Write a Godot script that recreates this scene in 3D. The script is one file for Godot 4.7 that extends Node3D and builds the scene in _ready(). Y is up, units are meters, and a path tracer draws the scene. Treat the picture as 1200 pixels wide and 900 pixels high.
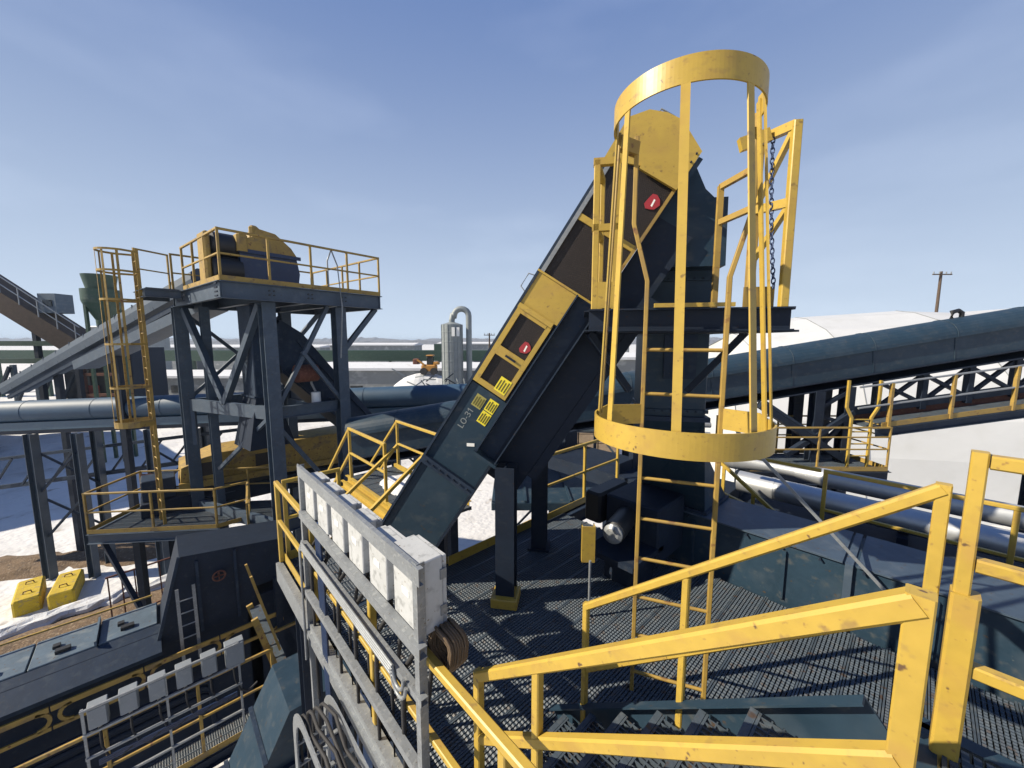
extends Node3D
# Biomass / sawmill conveyor plant in snow. World grid: +X and -Z are the two plan directions of the steel decks; y up; ground at 0, main deck at 6.4.

const DECK := 6.4
var M := {}
var FR := Transform3D.IDENTITY
var used := {}

class MB:
	var v := PackedVector3Array()
	var n := PackedVector3Array()
	func tri(a: Vector3, b: Vector3, c: Vector3, na := Vector3.ZERO, nb := Vector3.ZERO, nc := Vector3.ZERO) -> void:
		if na == Vector3.ZERO:
			na = (c - a).cross(b - a).normalized()
			nb = na
			nc = na
		v.append(a); v.append(b); v.append(c)
		n.append(na); n.append(nb); n.append(nc)
	func quad(a: Vector3, b: Vector3, c: Vector3, d: Vector3) -> void:   # clockwise seen from outside
		tri(a, b, c)
		tri(a, c, d)
	func poly(pts: Array, flip := false) -> void:                         # planar convex or concave polygon
		var o: Vector3 = pts[0]
		var nn := Vector3.ZERO
		for i in range(1, pts.size() - 1):
			nn += (pts[i + 1] - o).cross(pts[i] - o)
		nn = nn.normalized()
		var ax: Vector3 = (pts[1] - o).normalized()
		var ay := nn.cross(ax)
		var p2 := PackedVector2Array()
		for p in pts:
			p2.append(Vector2((p - o).dot(ax), (p - o).dot(ay)))
		var idx := Geometry2D.triangulate_polygon(p2)
		var want := -nn if flip else nn
		for i in range(0, idx.size(), 3):
			var a: Vector3 = pts[idx[i]]
			var b: Vector3 = pts[idx[i + 1]]
			var c: Vector3 = pts[idx[i + 2]]
			if (c - a).cross(b - a).dot(want) < 0.0:
				tri(a, c, b, want, want, want)
			else:
				tri(a, b, c, want, want, want)
	func sweep(pts: Array, prof: PackedVector2Array, up := Vector3.UP, closed := false, smooth := false) -> void:
		# profile x = to the side (tangent x up), y = up; counter-clockwise profile
		var k := pts.size()
		var m := prof.size()
		var rings := []
		var sides := []
		var ups := []
		for i in k:
			var t0 := Vector3.ZERO
			var t1 := Vector3.ZERO
			if i > 0 or closed:
				t0 = (pts[i] - pts[(i - 1 + k) % k]).normalized()
			if i < k - 1 or closed:
				t1 = (pts[(i + 1) % k] - pts[i]).normalized()
			var t := (t0 + t1).normalized()
			var s := t.cross(up)
			if s.length() < 0.001:
				s = t.cross(Vector3.RIGHT)
				if s.length() < 0.001:
					s = t.cross(Vector3.BACK)
			s = s.normalized()
			var u := s.cross(t).normalized()
			var cs := 1.0
			if t0 != Vector3.ZERO and t1 != Vector3.ZERO:
				cs = clampf(t.dot(t1), 0.35, 1.0)
			var bend := (t1 - t0)
			var ring := PackedVector3Array()
			for p in prof:
				var o: Vector3 = s * p.x + u * p.y
				if cs < 0.999 and bend.length() > 0.001:
					var bn := bend.normalized()
					o += bn * (o.dot(bn) * (1.0 / cs - 1.0))
				ring.append(pts[i] + o)
			rings.append(ring)
			sides.append(s)
			ups.append(u)
		var last := k if closed else k - 1
		var pn := []
		if smooth:
			for j in m:
				pn.append(prof[j].normalized())
		for i in last:
			var A: PackedVector3Array = rings[i]
			var B: PackedVector3Array = rings[(i + 1) % k]
			var i2 := (i + 1) % k
			for j in m:
				var j2 := (j + 1) % m
				if smooth:
					var na: Vector3 = sides[i] * pn[j].x + ups[i] * pn[j].y
					var nb: Vector3 = sides[i] * pn[j2].x + ups[i] * pn[j2].y
					var nc: Vector3 = sides[i2] * pn[j].x + ups[i2] * pn[j].y
					var nd: Vector3 = sides[i2] * pn[j2].x + ups[i2] * pn[j2].y
					tri(A[j], B[j2], B[j], na, nd, nc)
					tri(A[j], A[j2], B[j2], na, nb, nd)
				else:
					quad(A[j], A[j2], B[j2], B[j])
		if not closed:
			var a := []
			var b := []
			for j in m:
				a.append(rings[0][j])
				b.append(rings[k - 1][j])
			cap(a, pts[0] - pts[1])
			cap(b, pts[k - 1] - pts[k - 2])
	func cap(pts: Array, out: Vector3) -> void:
		var o: Vector3 = pts[0]
		var nn := Vector3.ZERO
		for i in range(1, pts.size() - 1):
			nn += (pts[i + 1] - o).cross(pts[i] - o)
		poly(pts, nn.dot(out) < 0.0)
	func bar(a: Vector3, b: Vector3, w: float, h: float, up := Vector3.UP, c := 0.0) -> void:
		sweep([a, b], MB.rect(w, h, c), up)
	func tube(a: Vector3, b: Vector3, r: float, k := 8) -> void:
		sweep([a, b], MB.circ(r, k), Vector3.UP, false, true)
	func pipe(pts: Array, r: float, k := 6) -> void:
		sweep(pts, MB.circ(r, k), Vector3.UP, false, true)
	func box(lo: Vector3, hi: Vector3, c := 0.0) -> void:
		var z := (lo.z + hi.z) / 2
		var x := (lo.x + hi.x) / 2
		# along y, profile x = side = y cross z(up arg)
		var s := hi - lo
		if c > 0.0:
			# chamfered on the four upright edges and, by a short frustum, on the top edges
			var pr := MB.rect(s.x, s.z, c)
			sweep([Vector3(x, lo.y, z), Vector3(x, hi.y - c, z)], pr, Vector3.BACK)
			var a := []
			var b := []
			var pr2 := MB.rect(s.x - 2 * c, s.z - 2 * c, c * 0.5)
			for j in pr.size():
				a.append(Vector3(x + pr[j].x, hi.y - c, z + pr[j].y))
				b.append(Vector3(x + pr2[j].x, hi.y, z + pr2[j].y))
			for j in pr.size():
				var j2 := (j + 1) % pr.size()
				side_quad(a[j], a[j2], b[j2], b[j], Vector3(x, lo.y, z))
			cap(b, Vector3.UP)
		else:
			sweep([Vector3(x, lo.y, z), Vector3(x, hi.y, z)], MB.rect(s.x, s.z, 0.0), Vector3.BACK)
	func side_quad(a: Vector3, b: Vector3, c: Vector3, d: Vector3, inside: Vector3) -> void:
		if (c - a).cross(b - a).dot((a + c) / 2 - inside) < 0.0:
			quad(a, d, c, b)
		else:
			quad(a, b, c, d)
	func loft(A: Array, B: Array) -> void:      # two rings of points joined, both ends closed
		var ins := Vector3.ZERO
		for p in A: ins += p
		for p in B: ins += p
		ins /= (A.size() + B.size())
		var ca := Vector3.ZERO
		for p in A: ca += p
		ca /= A.size()
		for j in A.size():
			var j2 := (j + 1) % A.size()
			side_quad(A[j], A[j2], B[j2], B[j], ins)
		cap(A, ca - ins)
		cap(B, ins - ca)
	func prism(poly2: PackedVector2Array, at: Transform3D, d0: float, d1: float) -> void:
		# polygon in the local xy plane, extruded along local z from d0 to d1
		var A := []
		var B := []
		var area := 0.0
		for i in poly2.size():
			var p := poly2[i]
			var q := poly2[(i + 1) % poly2.size()]
			area += p.x * q.y - q.x * p.y
			A.append(at * Vector3(p.x, p.y, d0))
			B.append(at * Vector3(p.x, p.y, d1))
		for j in A.size():
			var j2 := (j + 1) % A.size()
			if (area > 0) == (d1 > d0):
				quad(A[j], B[j], B[j2], A[j2])
			else:
				quad(A[j], A[j2], B[j2], B[j])
		cap(A, A[0] - B[0])
		cap(B, B[0] - A[0])
	func lathe(at: Vector3, prof: Array, k := 24, ax := Vector3.UP) -> void:   # prof: [radius, height] pairs
		var s := ax.cross(Vector3.RIGHT)
		if s.length() < 0.1:
			s = ax.cross(Vector3.BACK)
		s = s.normalized()
		var u := s.cross(ax).normalized()
		for i in prof.size() - 1:
			var r0: float = prof[i][0]
			var h0: float = prof[i][1]
			var r1: float = prof[i + 1][0]
			var h1: float = prof[i + 1][1]
			var sl := Vector2(h1 - h0, r0 - r1).normalized()
			for j in k:
				var d0: Vector3 = s * cos(TAU * j / k) + u * sin(TAU * j / k)
				var d1: Vector3 = s * cos(TAU * (j + 1) / k) + u * sin(TAU * (j + 1) / k)
				var n0: Vector3 = d0 * sl.x + ax * sl.y
				var n1: Vector3 = d1 * sl.x + ax * sl.y
				var a := at + ax * h0 + d0 * r0
				var b := at + ax * h1 + d0 * r1
				var c := at + ax * h1 + d1 * r1
				var d := at + ax * h0 + d1 * r0
				tri(a, c, b, n0, n1, n0)
				tri(a, d, c, n0, n1, n1)
	static func rect(w: float, h: float, c: float) -> PackedVector2Array:
		var x := w / 2
		var y := h / 2
		if c <= 0.0:
			return PackedVector2Array([Vector2(-x, -y), Vector2(x, -y), Vector2(x, y), Vector2(-x, y)])
		return PackedVector2Array([Vector2(-x + c, -y), Vector2(x - c, -y), Vector2(x, -y + c), Vector2(x, y - c), Vector2(x - c, y), Vector2(-x + c, y), Vector2(-x, y - c), Vector2(-x, -y + c)])
	static func circ(r: float, k: int) -> PackedVector2Array:
		var p := PackedVector2Array()
		for i in k:
			p.append(Vector2(cos(TAU * i / k), sin(TAU * i / k)) * r)
		return p
	static func ibeam(w: float, h: float, t := 0.02) -> PackedVector2Array:
		var x := w / 2
		var y := h / 2
		var q := t / 2
		return PackedVector2Array([Vector2(-x, -y), Vector2(x, -y), Vector2(x, -y + t), Vector2(q, -y + t), Vector2(q, y - t), Vector2(x, y - t), Vector2(x, y), Vector2(-x, y), Vector2(-x, y - t), Vector2(-q, y - t), Vector2(-q, -y + t), Vector2(-x, -y + t)])
	static func chan(w: float, h: float, t := 0.012) -> PackedVector2Array:   # web on the -x side, flanges towards +x
		var x := w / 2
		var y := h / 2
		return PackedVector2Array([Vector2(-x, -y), Vector2(x, -y), Vector2(x, -y + t), Vector2(-x + t, -y + t), Vector2(-x + t, y - t), Vector2(x, y - t), Vector2(x, y), Vector2(-x, y)])
	static func angle(w: float, h: float, t := 0.008) -> PackedVector2Array:
		return PackedVector2Array([Vector2(0, 0), Vector2(w, 0), Vector2(w, t), Vector2(t, t), Vector2(t, h), Vector2(0, h)])

func numbered(called: String) -> String:
	if not used.has(called):
		used[called] = 0
		return called
	used[called] += 1
	return "%s_%03d" % [called, used[called]]

func frame(at: Vector3, turn := 0.0) -> void:
	FR = Transform3D(Basis(Vector3.UP, deg_to_rad(turn)), at)

func thing(called: String, label: String, category: String, base: Vector3, group := "") -> Node3D:
	var o := Node3D.new()
	o.name = numbered(called)
	add_child(o)
	o.transform = FR * Transform3D(Basis.IDENTITY, base)
	o.set_meta("label", label)
	o.set_meta("category", category)
	if group != "":
		o.set_meta("group", group)
	return o

func structure(called: String) -> Node3D:
	var o := Node3D.new()
	o.name = numbered(called)
	add_child(o)
	o.set_meta("kind", "structure")
	return o

func world_of(p: Node3D) -> Transform3D:
	var t := p.transform
	var q := p.get_parent()
	while q != null and q != self and q is Node3D:
		t = q.transform * t
		q = q.get_parent()
	return t

func mesh_of(mb: MB, to: Transform3D) -> ArrayMesh:
	var k := mb.v.size()
	var vv := PackedVector3Array()
	var nn := PackedVector3Array()
	vv.resize(k)
	nn.resize(k)
	for i in k:
		vv[i] = to * mb.v[i]
		nn[i] = (to.basis * mb.n[i]).normalized()
	var arr := []
	arr.resize(Mesh.ARRAY_MAX)
	arr[Mesh.ARRAY_VERTEX] = vv
	arr[Mesh.ARRAY_NORMAL] = nn
	var am := ArrayMesh.new()
	am.add_surface_from_arrays(Mesh.PRIMITIVE_TRIANGLES, arr)
	return am

func part(mb: MB, called: String, mat: Material, parent: Node3D, label := "") -> MeshInstance3D:
	var o := MeshInstance3D.new()
	o.name = called
	o.mesh = mesh_of(mb, world_of(parent).affine_inverse() * FR)
	o.material_override = mat
	parent.add_child(o, true)
	if label != "":
		o.set_meta("label", label)
	return o

func copy_part(mesh: Mesh, called: String, mat: Material, parent: Node3D, tr: Transform3D) -> MeshInstance3D:   # tr in frame coordinates
	var o := MeshInstance3D.new()
	o.name = called
	o.mesh = mesh
	o.material_override = mat
	o.transform = world_of(parent).affine_inverse() * FR * tr
	parent.add_child(o, true)
	return o

func ground_mesh(mb: MB, called: String, mat: Material, kind := "structure") -> MeshInstance3D:
	var o := MeshInstance3D.new()
	o.name = numbered(called)
	o.mesh = mesh_of(mb, FR)
	o.material_override = mat
	add_child(o)
	o.set_meta("kind", kind)
	return o

# one-line shorthands: a part made of one bar / tube / swept line
func p_bar(par: Node3D, called: String, mat: Material, a: Vector3, b: Vector3, w: float, h: float, up := Vector3.UP, c := 0.0) -> MeshInstance3D:
	var mb := MB.new()
	mb.bar(a, b, w, h, up, c)
	return part(mb, called, mat, par)
func p_tube(par: Node3D, called: String, mat: Material, a: Vector3, b: Vector3, r: float, k := 8) -> MeshInstance3D:
	var mb := MB.new()
	mb.tube(a, b, r, k)
	return part(mb, called, mat, par)
func p_pipe(par: Node3D, called: String, mat: Material, pts: Array, r: float, k := 6) -> MeshInstance3D:
	var mb := MB.new()
	mb.pipe(pts, r, k)
	return part(mb, called, mat, par)
func p_sweep(par: Node3D, called: String, mat: Material, pts: Array, prof: PackedVector2Array, up := Vector3.UP) -> MeshInstance3D:
	var mb := MB.new()
	mb.sweep(pts, prof, up)
	return part(mb, called, mat, par)
func p_box(par: Node3D, called: String, mat: Material, lo: Vector3, hi: Vector3, c := 0.0) -> MeshInstance3D:
	var mb := MB.new()
	mb.box(lo, hi, c)
	return part(mb, called, mat, par)

# ---------------------------------------------------------------- materials
func noise(freq: float, sd: int, oct := 4, type := FastNoiseLite.TYPE_SIMPLEX_SMOOTH) -> FastNoiseLite:
	var f := FastNoiseLite.new()
	f.noise_type = type
	f.frequency = freq
	f.seed = sd
	f.fractal_octaves = oct
	return f

func nimg(freq: float, sd: int, size: int, oct := 4) -> PackedByteArray:
	var im := noise(freq, sd, oct).get_seamless_image(size, size)
	im.convert(Image.FORMAT_L8)
	return im.get_data()

# base colour (linear) with soft mottling and layered spots of matter: layers = [[colour, threshold 0..1, frequency, softness], ...]
func coat_texture(base: Color, mottle: float, layers: Array, sd: int, size := 512) -> ImageTexture:
	var a := nimg(0.006, sd, size)
	var b := nimg(0.05, sd + 1, size)
	var ls := []
	for l in layers:
		ls.append(nimg(l[2], sd + 7 + ls.size() * 3, size, 5))
	var out := PackedByteArray()
	out.resize(size * size * 3)
	var w := 0
	for i in size * size:
		var k := 1.0 + mottle * ((a[i] / 255.0 - 0.5) * 1.4 + (b[i] / 255.0 - 0.5) * 0.8)
		var c := Vector3(base.r, base.g, base.b) * k * 0.82
		for j in layers.size():
			var l: Array = layers[j]
			var q := clampf((ls[j][i] / 255.0 - l[1]) / l[3], 0.0, 1.0)
			if q > 0.0:
				c = c.lerp(Vector3(l[0].r, l[0].g, l[0].b) * 0.82, q)
		var col := Color(clampf(c.x, 0, 1), clampf(c.y, 0, 1), clampf(c.z, 0, 1)).linear_to_srgb()
		out[w] = int(col.r * 255); out[w + 1] = int(col.g * 255); out[w + 2] = int(col.b * 255)
		w += 3
	var im := Image.create_from_data(size, size, false, Image.FORMAT_RGB8, out)
	im.generate_mipmaps()
	return ImageTexture.create_from_image(im)

func bump(freq: float, sd: int, strength: float, size := 512, oct := 4) -> ImageTexture:
	var im := noise(freq, sd, oct).get_seamless_image(size, size)
	im.bump_map_to_normal_map(strength)
	return ImageTexture.create_from_image(im)

func surface(tex: Texture2D, tile: float, rough: float, metal := 0.0, nrm: Texture2D = null, nscale := 0.3, spec := 0.5, world := true) -> StandardMaterial3D:
	var m := StandardMaterial3D.new()
	m.albedo_texture = tex
	m.uv1_triplanar = true
	m.uv1_world_triplanar = world
	m.uv1_scale = Vector3.ONE / tile
	m.roughness = rough
	m.metallic = metal
	m.metallic_specular = spec
	if nrm != null:
		m.normal_enabled = true
		m.normal_texture = nrm
		m.normal_scale = nscale
	return m

func plain(c: Color, rough: float, metal := 0.0) -> StandardMaterial3D:
	var m := StandardMaterial3D.new()
	m.albedo_color = c.linear_to_srgb()
	m.roughness = rough
	m.metallic = metal
	return m

func materials() -> void:
	var rust := Color(0.16, 0.065, 0.03)
	var dent := bump(0.012, 5, 3.0)
	var grain := bump(0.09, 9, 4.0)
	M.yellow = surface(coat_texture(Color(0.475, 0.325, 0.055), 0.16, [[Color(0.42, 0.27, 0.06), 0.58, 0.012, 0.3], [Color(0.32, 0.21, 0.06), 0.76, 0.028, 0.14], [Color(0.12, 0.07, 0.035), 0.84, 0.035, 0.03], [Color(0.30, 0.18, 0.05), 0.80, 0.09, 0.06]], 11), 1.7, 0.42, 0.0, dent, 0.15)
	M.yellow_old = surface(coat_texture(Color(0.36, 0.235, 0.05), 0.26, [[Color(0.24, 0.16, 0.06), 0.56, 0.012, 0.25], [rust, 0.76, 0.03, 0.06]], 21), 2.3, 0.6, 0.0, dent, 0.2)
	M.steel = surface(coat_texture(Color(0.023, 0.038, 0.066), 0.24, [[Color(0.042, 0.058, 0.082), 0.62, 0.012, 0.25], [Color(0.07, 0.055, 0.04), 0.80, 0.05, 0.05]], 31), 1.3, 0.55, 0.0, dent, 0.2, 0.3)
	M.steel_shaded = surface(coat_texture(Color(0.016, 0.025, 0.044), 0.22, [[Color(0.030, 0.038, 0.052), 0.66, 0.02, 0.2], [Color(0.05, 0.028, 0.018), 0.78, 0.05, 0.06]], 41), 1.3, 0.6, 0.0, dent, 0.2, 0.3)  # same blue steel paint, darkened in colour for parts that stand in shade
	M.panel = surface(coat_texture(Color(0.021, 0.044, 0.070), 0.2, [[Color(0.040, 0.062, 0.086), 0.55, 0.008, 0.3], [Color(0.065, 0.078, 0.088), 0.66, 0.022, 0.22], [Color(0.07, 0.05, 0.035), 0.86, 0.03, 0.05], [Color(0.09, 0.10, 0.10), 0.88, 0.07, 0.04]], 51), 2.2, 0.48, 0.0, dent, 0.25, 0.35)
	M.pale_blue = surface(coat_texture(Color(0.088, 0.128, 0.17), 0.24, [[Color(0.17, 0.20, 0.22), 0.6, 0.01, 0.3], [Color(0.09, 0.06, 0.04), 0.80, 0.05, 0.06]], 61), 2.0, 0.5, 0.0, dent, 0.2)
	M.pipe_blue = surface(coat_texture(Color(0.028, 0.075, 0.14), 0.15, [[Color(0.05, 0.10, 0.16), 0.62, 0.01, 0.3]], 71), 3.0, 0.58, 0.0, dent, 0.2)
	M.vivid_blue = surface(coat_texture(Color(0.010, 0.03, 0.09), 0.15, [[Color(0.03, 0.05, 0.1), 0.66, 0.02, 0.2]], 75), 2.0, 0.4)
	M.galv = surface(coat_texture(Color(0.27, 0.29, 0.31), 0.22, [[Color(0.36, 0.38, 0.39), 0.6, 0.03, 0.2], [Color(0.17, 0.14, 0.11), 0.80, 0.06, 0.06]], 81), 0.8, 0.5, 0.35, grain, 0.1)
	M.enclosure = surface(coat_texture(Color(0.50, 0.515, 0.52), 0.1, [[Color(0.32, 0.33, 0.33), 0.6, 0.02, 0.25], [Color(0.2, 0.16, 0.12), 0.82, 0.04, 0.06]], 91), 1.2, 0.45)
	M.grating = surface(coat_texture(Color(0.062, 0.082, 0.104), 0.3, [[Color(0.10, 0.115, 0.128), 0.58, 0.02, 0.25], [Color(0.075, 0.052, 0.038), 0.68, 0.03, 0.1]], 101), 1.7, 0.5, 0.0, grain, 0.15)
	M.mesh = surface(coat_texture(Color(0.030, 0.021, 0.018), 0.3, [[Color(0.06, 0.045, 0.04), 0.6, 0.05, 0.2]], 111), 0.6, 0.7)
	M.black = plain(Color(0.012, 0.013, 0.015), 0.5)
	M.rubber = plain(Color(0.02, 0.02, 0.022), 0.75)
	M.silver = surface(coat_texture(Color(0.52, 0.54, 0.56), 0.12, [[Color(0.5, 0.52, 0.54), 0.62, 0.012, 0.3]], 121), 1.6, 0.42, 0.6, dent, 0.25)
	M.dirty_snow = surface(coat_texture(Color(0.66, 0.68, 0.71), 0.06, [[Color(0.60, 0.58, 0.55), 0.64, 0.02, 0.2], [Color(0.32, 0.24, 0.17), 0.76, 0.06, 0.08]], 131), 3.0, 0.8, 0.0, grain, 0.3)
	M.fabric = surface(coat_texture(Color(0.56, 0.575, 0.59), 0.05, [[Color(0.50, 0.51, 0.51), 0.60, 0.01, 0.3]], 141), 12.0, 0.6, 0.0, dent, 0.3)
	M.concrete = surface(coat_texture(Color(0.30, 0.29, 0.27), 0.2, [[Color(0.2, 0.17, 0.13), 0.6, 0.015, 0.2]], 151), 3.0, 0.9, 0.0, grain, 0.3)
	M.clay = surface(coat_texture(Color(0.15, 0.098, 0.056), 0.3, [[Color(0.11, 0.075, 0.05), 0.55, 0.02, 0.2], [Color(0.28, 0.21, 0.14), 0.66, 0.05, 0.1]], 161), 3.5, 0.95, 0.0, grain, 0.8)
	M.wood = surface(coat_texture(Color(0.09, 0.06, 0.04), 0.3, [[Color(0.15, 0.11, 0.08), 0.6, 0.04, 0.2]], 171), 1.5, 0.9)
	M.green = surface(coat_texture(Color(0.022, 0.062, 0.040), 0.2, [[Color(0.05, 0.08, 0.06), 0.6, 0.02, 0.2]], 181), 4.0, 0.5)
	M.grey_clad = surface(coat_texture(Color(0.20, 0.215, 0.225), 0.12, [[Color(0.4, 0.42, 0.42), 0.62, 0.01, 0.3]], 191), 8.0, 0.7)
	M.rust = surface(coat_texture(Color(0.13, 0.045, 0.03), 0.35, [[Color(0.2, 0.09, 0.05), 0.6, 0.03, 0.2]], 201), 1.5, 0.85)
	M.sticker = plain(Color(0.72, 0.60, 0.03), 0.45)
	M.sticker_faded = plain(Color(0.28, 0.25, 0.06), 0.6)
	M.enclosure_grey = surface(coat_texture(Color(0.22, 0.245, 0.27), 0.1, [[Color(0.26, 0.28, 0.29), 0.66, 0.02, 0.2]], 95), 1.2, 0.5)
	M.yellow_block = surface(coat_texture(Color(0.52, 0.37, 0.02), 0.2, [[Color(0.3, 0.24, 0.12), 0.66, 0.012, 0.2], [Color(0.2, 0.15, 0.08), 0.78, 0.04, 0.06]], 25), 1.4, 0.85, 0.0, grain, 0.5)
	M.trough_blue = surface(coat_texture(Color(0.06, 0.12, 0.18), 0.15, [[Color(0.1, 0.16, 0.21), 0.62, 0.01, 0.3]], 73), 3.0, 0.4)
	M.red_old = plain(Color(0.25, 0.04, 0.025), 0.7)
	M.galv_dull = surface(coat_texture(Color(0.24, 0.27, 0.28), 0.2, [[Color(0.25, 0.27, 0.27), 0.6, 0.02, 0.2]], 85), 3.0, 0.6, 0.2)
	M.roof_snow = surface(coat_texture(Color(0.64, 0.66, 0.69), 0.06, [[Color(0.55, 0.55, 0.56), 0.72, 0.02, 0.15]], 135), 14.0, 0.8)
	M.timber = surface(coat_texture(Color(0.38, 0.28, 0.18), 0.3, [[Color(0.25, 0.18, 0.11), 0.6, 0.03, 0.2]], 175), 1.2, 0.85)
	M.snow = surface(coat_texture(Color(0.66, 0.66, 0.665), 0.08, [[Color(0.50, 0.49, 0.48), 0.62, 0.012, 0.3], [Color(0.34, 0.30, 0.26), 0.80, 0.02, 0.12]], 133), 19.0, 0.85, 0.0, grain, 0.25)
	M.faded = surface(coat_texture(Color(0.050, 0.076, 0.112), 0.22, [[Color(0.078, 0.104, 0.138), 0.6, 0.012, 0.3], [Color(0.07, 0.05, 0.035), 0.80, 0.05, 0.06]], 35), 1.8, 0.5, 0.0, dent, 0.2)
	M.wire = surface(coat_texture(Color(0.14, 0.095, 0.055), 0.3, [[Color(0.08, 0.05, 0.03), 0.6, 0.05, 0.2]], 205), 0.3, 0.7)
	M.print_dark = plain(Color(0.10, 0.085, 0.01), 0.5)
	M.label_white = plain(Color(0.75, 0.75, 0.72), 0.5)
	M.red = plain(Color(0.30, 0.022, 0.03), 0.5)
	M.orange = plain(Color(0.42, 0.20, 0.04), 0.6)
	M.glass = plain(Color(0.015, 0.018, 0.02), 0.1)
	M.chain = plain(Color(0.03, 0.05, 0.12), 0.45, 0.4)
	M.hill = surface(coat_texture(Color(0.085, 0.08, 0.09), 0.3, [[Color(0.3, 0.3, 0.33), 0.6, 0.03, 0.1]], 211), 60.0, 0.95)

# ---------------------------------------------------------------- shared builders
var plank_cache := {}
func plank_mesh(l: float) -> ArrayMesh:            # one grip-strut plank along +x, walking surface at y = 0, 0.235 wide in z
	var key := "%.2f" % l
	if plank_cache.has(key):
		return plank_cache[key]
	var mb := MB.new()
	for s in [-1, 1]:
		mb.box(Vector3(0, -0.05, s * 0.111 - 0.006), Vector3(l, 0.0, s * 0.111 + 0.006))
	# serrated bearing bars along the plank, with flat cross ties
	var per := 0.034
	var k := int(l / per)
	for j in 7:
		var z0: float = -0.0885 + j * 0.0295
		var w := Vector3(0, 0, 0.0098)
		var d := Vector3(0, -0.032, 0)
		mb.quad(Vector3(0, -0.008, z0) - w, Vector3(0, -0.008, z0) - w + d, Vector3(l, -0.008, z0) - w + d, Vector3(l, -0.008, z0) - w)
		mb.quad(Vector3(0, -0.008, z0) + w, Vector3(l, -0.008, z0) + w, Vector3(l, -0.008, z0) + w + d, Vector3(0, -0.008, z0) + w + d)
		for i in k:
			var a := Vector3(i * per, -0.009, z0)
			var t := Vector3(i * per + per * 0.35, -0.002, z0)
			var b := Vector3((i + 1) * per, -0.009, z0)
			mb.quad(a - w, t - w, t + w, a + w)
			mb.quad(t - w, b - w, b + w, t + w)
			mb.tri(a - w, b - w, t - w)
			mb.tri(a + w, t + w, b + w)
	var x := 0.05
	while x < l:
		mb.quad(Vector3(x - 0.01, -0.012, -0.108), Vector3(x + 0.01, -0.012, -0.108), Vector3(x + 0.01, -0.012, 0.108), Vector3(x - 0.01, -0.012, 0.108))
		x += 0.102
	var am := mesh_of(mb, Transform3D.IDENTITY)
	plank_cache[key] = am
	return am

func planks(par: Node3D, x0: float, x1: float, z0: float, z1: float, y: float, mat: Material) -> void:
	var z := z0 + 0.118
	var i := 0
	while z < z1:
		copy_part(plank_mesh(x1 - x0), "plank", mat, par, Transform3D(Basis.IDENTITY, Vector3(x0, y + (i % 3) * 0.0015, z)))
		z += 0.24
		i += 1

func railing(par: Node3D, pts: Array, mat: Material, h := 1.07, w := 0.045, toe := true, gap := 1.35, mid := [0.53]) -> void:
	for i in pts.size() - 1:
		var a: Vector3 = pts[i]
		var b: Vector3 = pts[i + 1]
		var d := (b - a)
		var l := d.length()
		var k := maxi(1, int(round(l / gap)))
		for j in k + 1:
			if j == 0 and i > 0:
				continue
			var p := a + d * (float(j) / k)
			p_bar(par, "post", mat, p, p + Vector3(0, h - w * 0.5, 0), w, w, d.normalized(), w * 0.12)
		var t := d.normalized() * w * 0.5
		p_bar(par, "top_rail", mat, a + Vector3(0, h, 0) - t, b + Vector3(0, h, 0) + t, w * 1.02, w * 1.02, Vector3.UP, w * 0.15)
		for m in mid:
			p_bar(par, "mid_rail", mat, a + Vector3(0, h * m, 0), b + Vector3(0, h * m, 0), w * 0.8, w * 0.8, Vector3.UP, w * 0.1)
		if toe:
			var s := d.cross(Vector3.UP).normalized() * (w * 0.5 + 0.006)
			p_bar(par, "toe_board", mat, a + Vector3(0, 0.055, 0) + s, b + Vector3(0, 0.055, 0) + s, 0.008, 0.11)

func lattice(par: Node3D, mat: Material, a: Vector3, b: Vector3, drop: float, bays: int, w: float) -> void:   # truss side below the line a-b
	var d := Vector3(0, -drop, 0)
	p_bar(par, "bottom_chord", mat, a + d, b + d, w, w)
	for i in bays + 1:
		var p := a.lerp(b, float(i) / bays)
		p_bar(par, "upright", mat, p, p + d, w * 0.8, w * 0.8, Vector3.BACK)
		if i < bays:
			var q := a.lerp(b, float(i + 1) / bays)
			p_bar(par, "brace", mat, p + d, q, w * 0.6, w * 0.6)
			p_bar(par, "brace", mat, p, q + d, w * 0.6, w * 0.55)

func ladder(par: Node3D, mat: Material, base: Vector3, side: Vector3, width: float, h: float, r := 0.016, gap := 0.305, tube := true) -> void:
	for s in [-0.5, 0.5]:
		p_bar(par, "stringer", mat, base + side * width * s, base + side * width * s + Vector3(0, h, 0), 0.016, 0.05, side)
	var y := gap
	while y < h:
		p_tube(par, "rung", mat, base - side * width * 0.5 + Vector3(0, y, 0), base + side * width * 0.5 + Vector3(0, y, 0), r, 6)
		y += gap

func arc(c: Vector3, rx: float, rz: float, a0: float, a1: float, k: int) -> Array:   # angle 0 towards +z, 90 towards +x
	var o := []
	for i in k + 1:
		var a := deg_to_rad(lerpf(a0, a1, float(i) / k))
		o.append(c + Vector3(sin(a) * rx, 0, cos(a) * rz))
	return o

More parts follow.
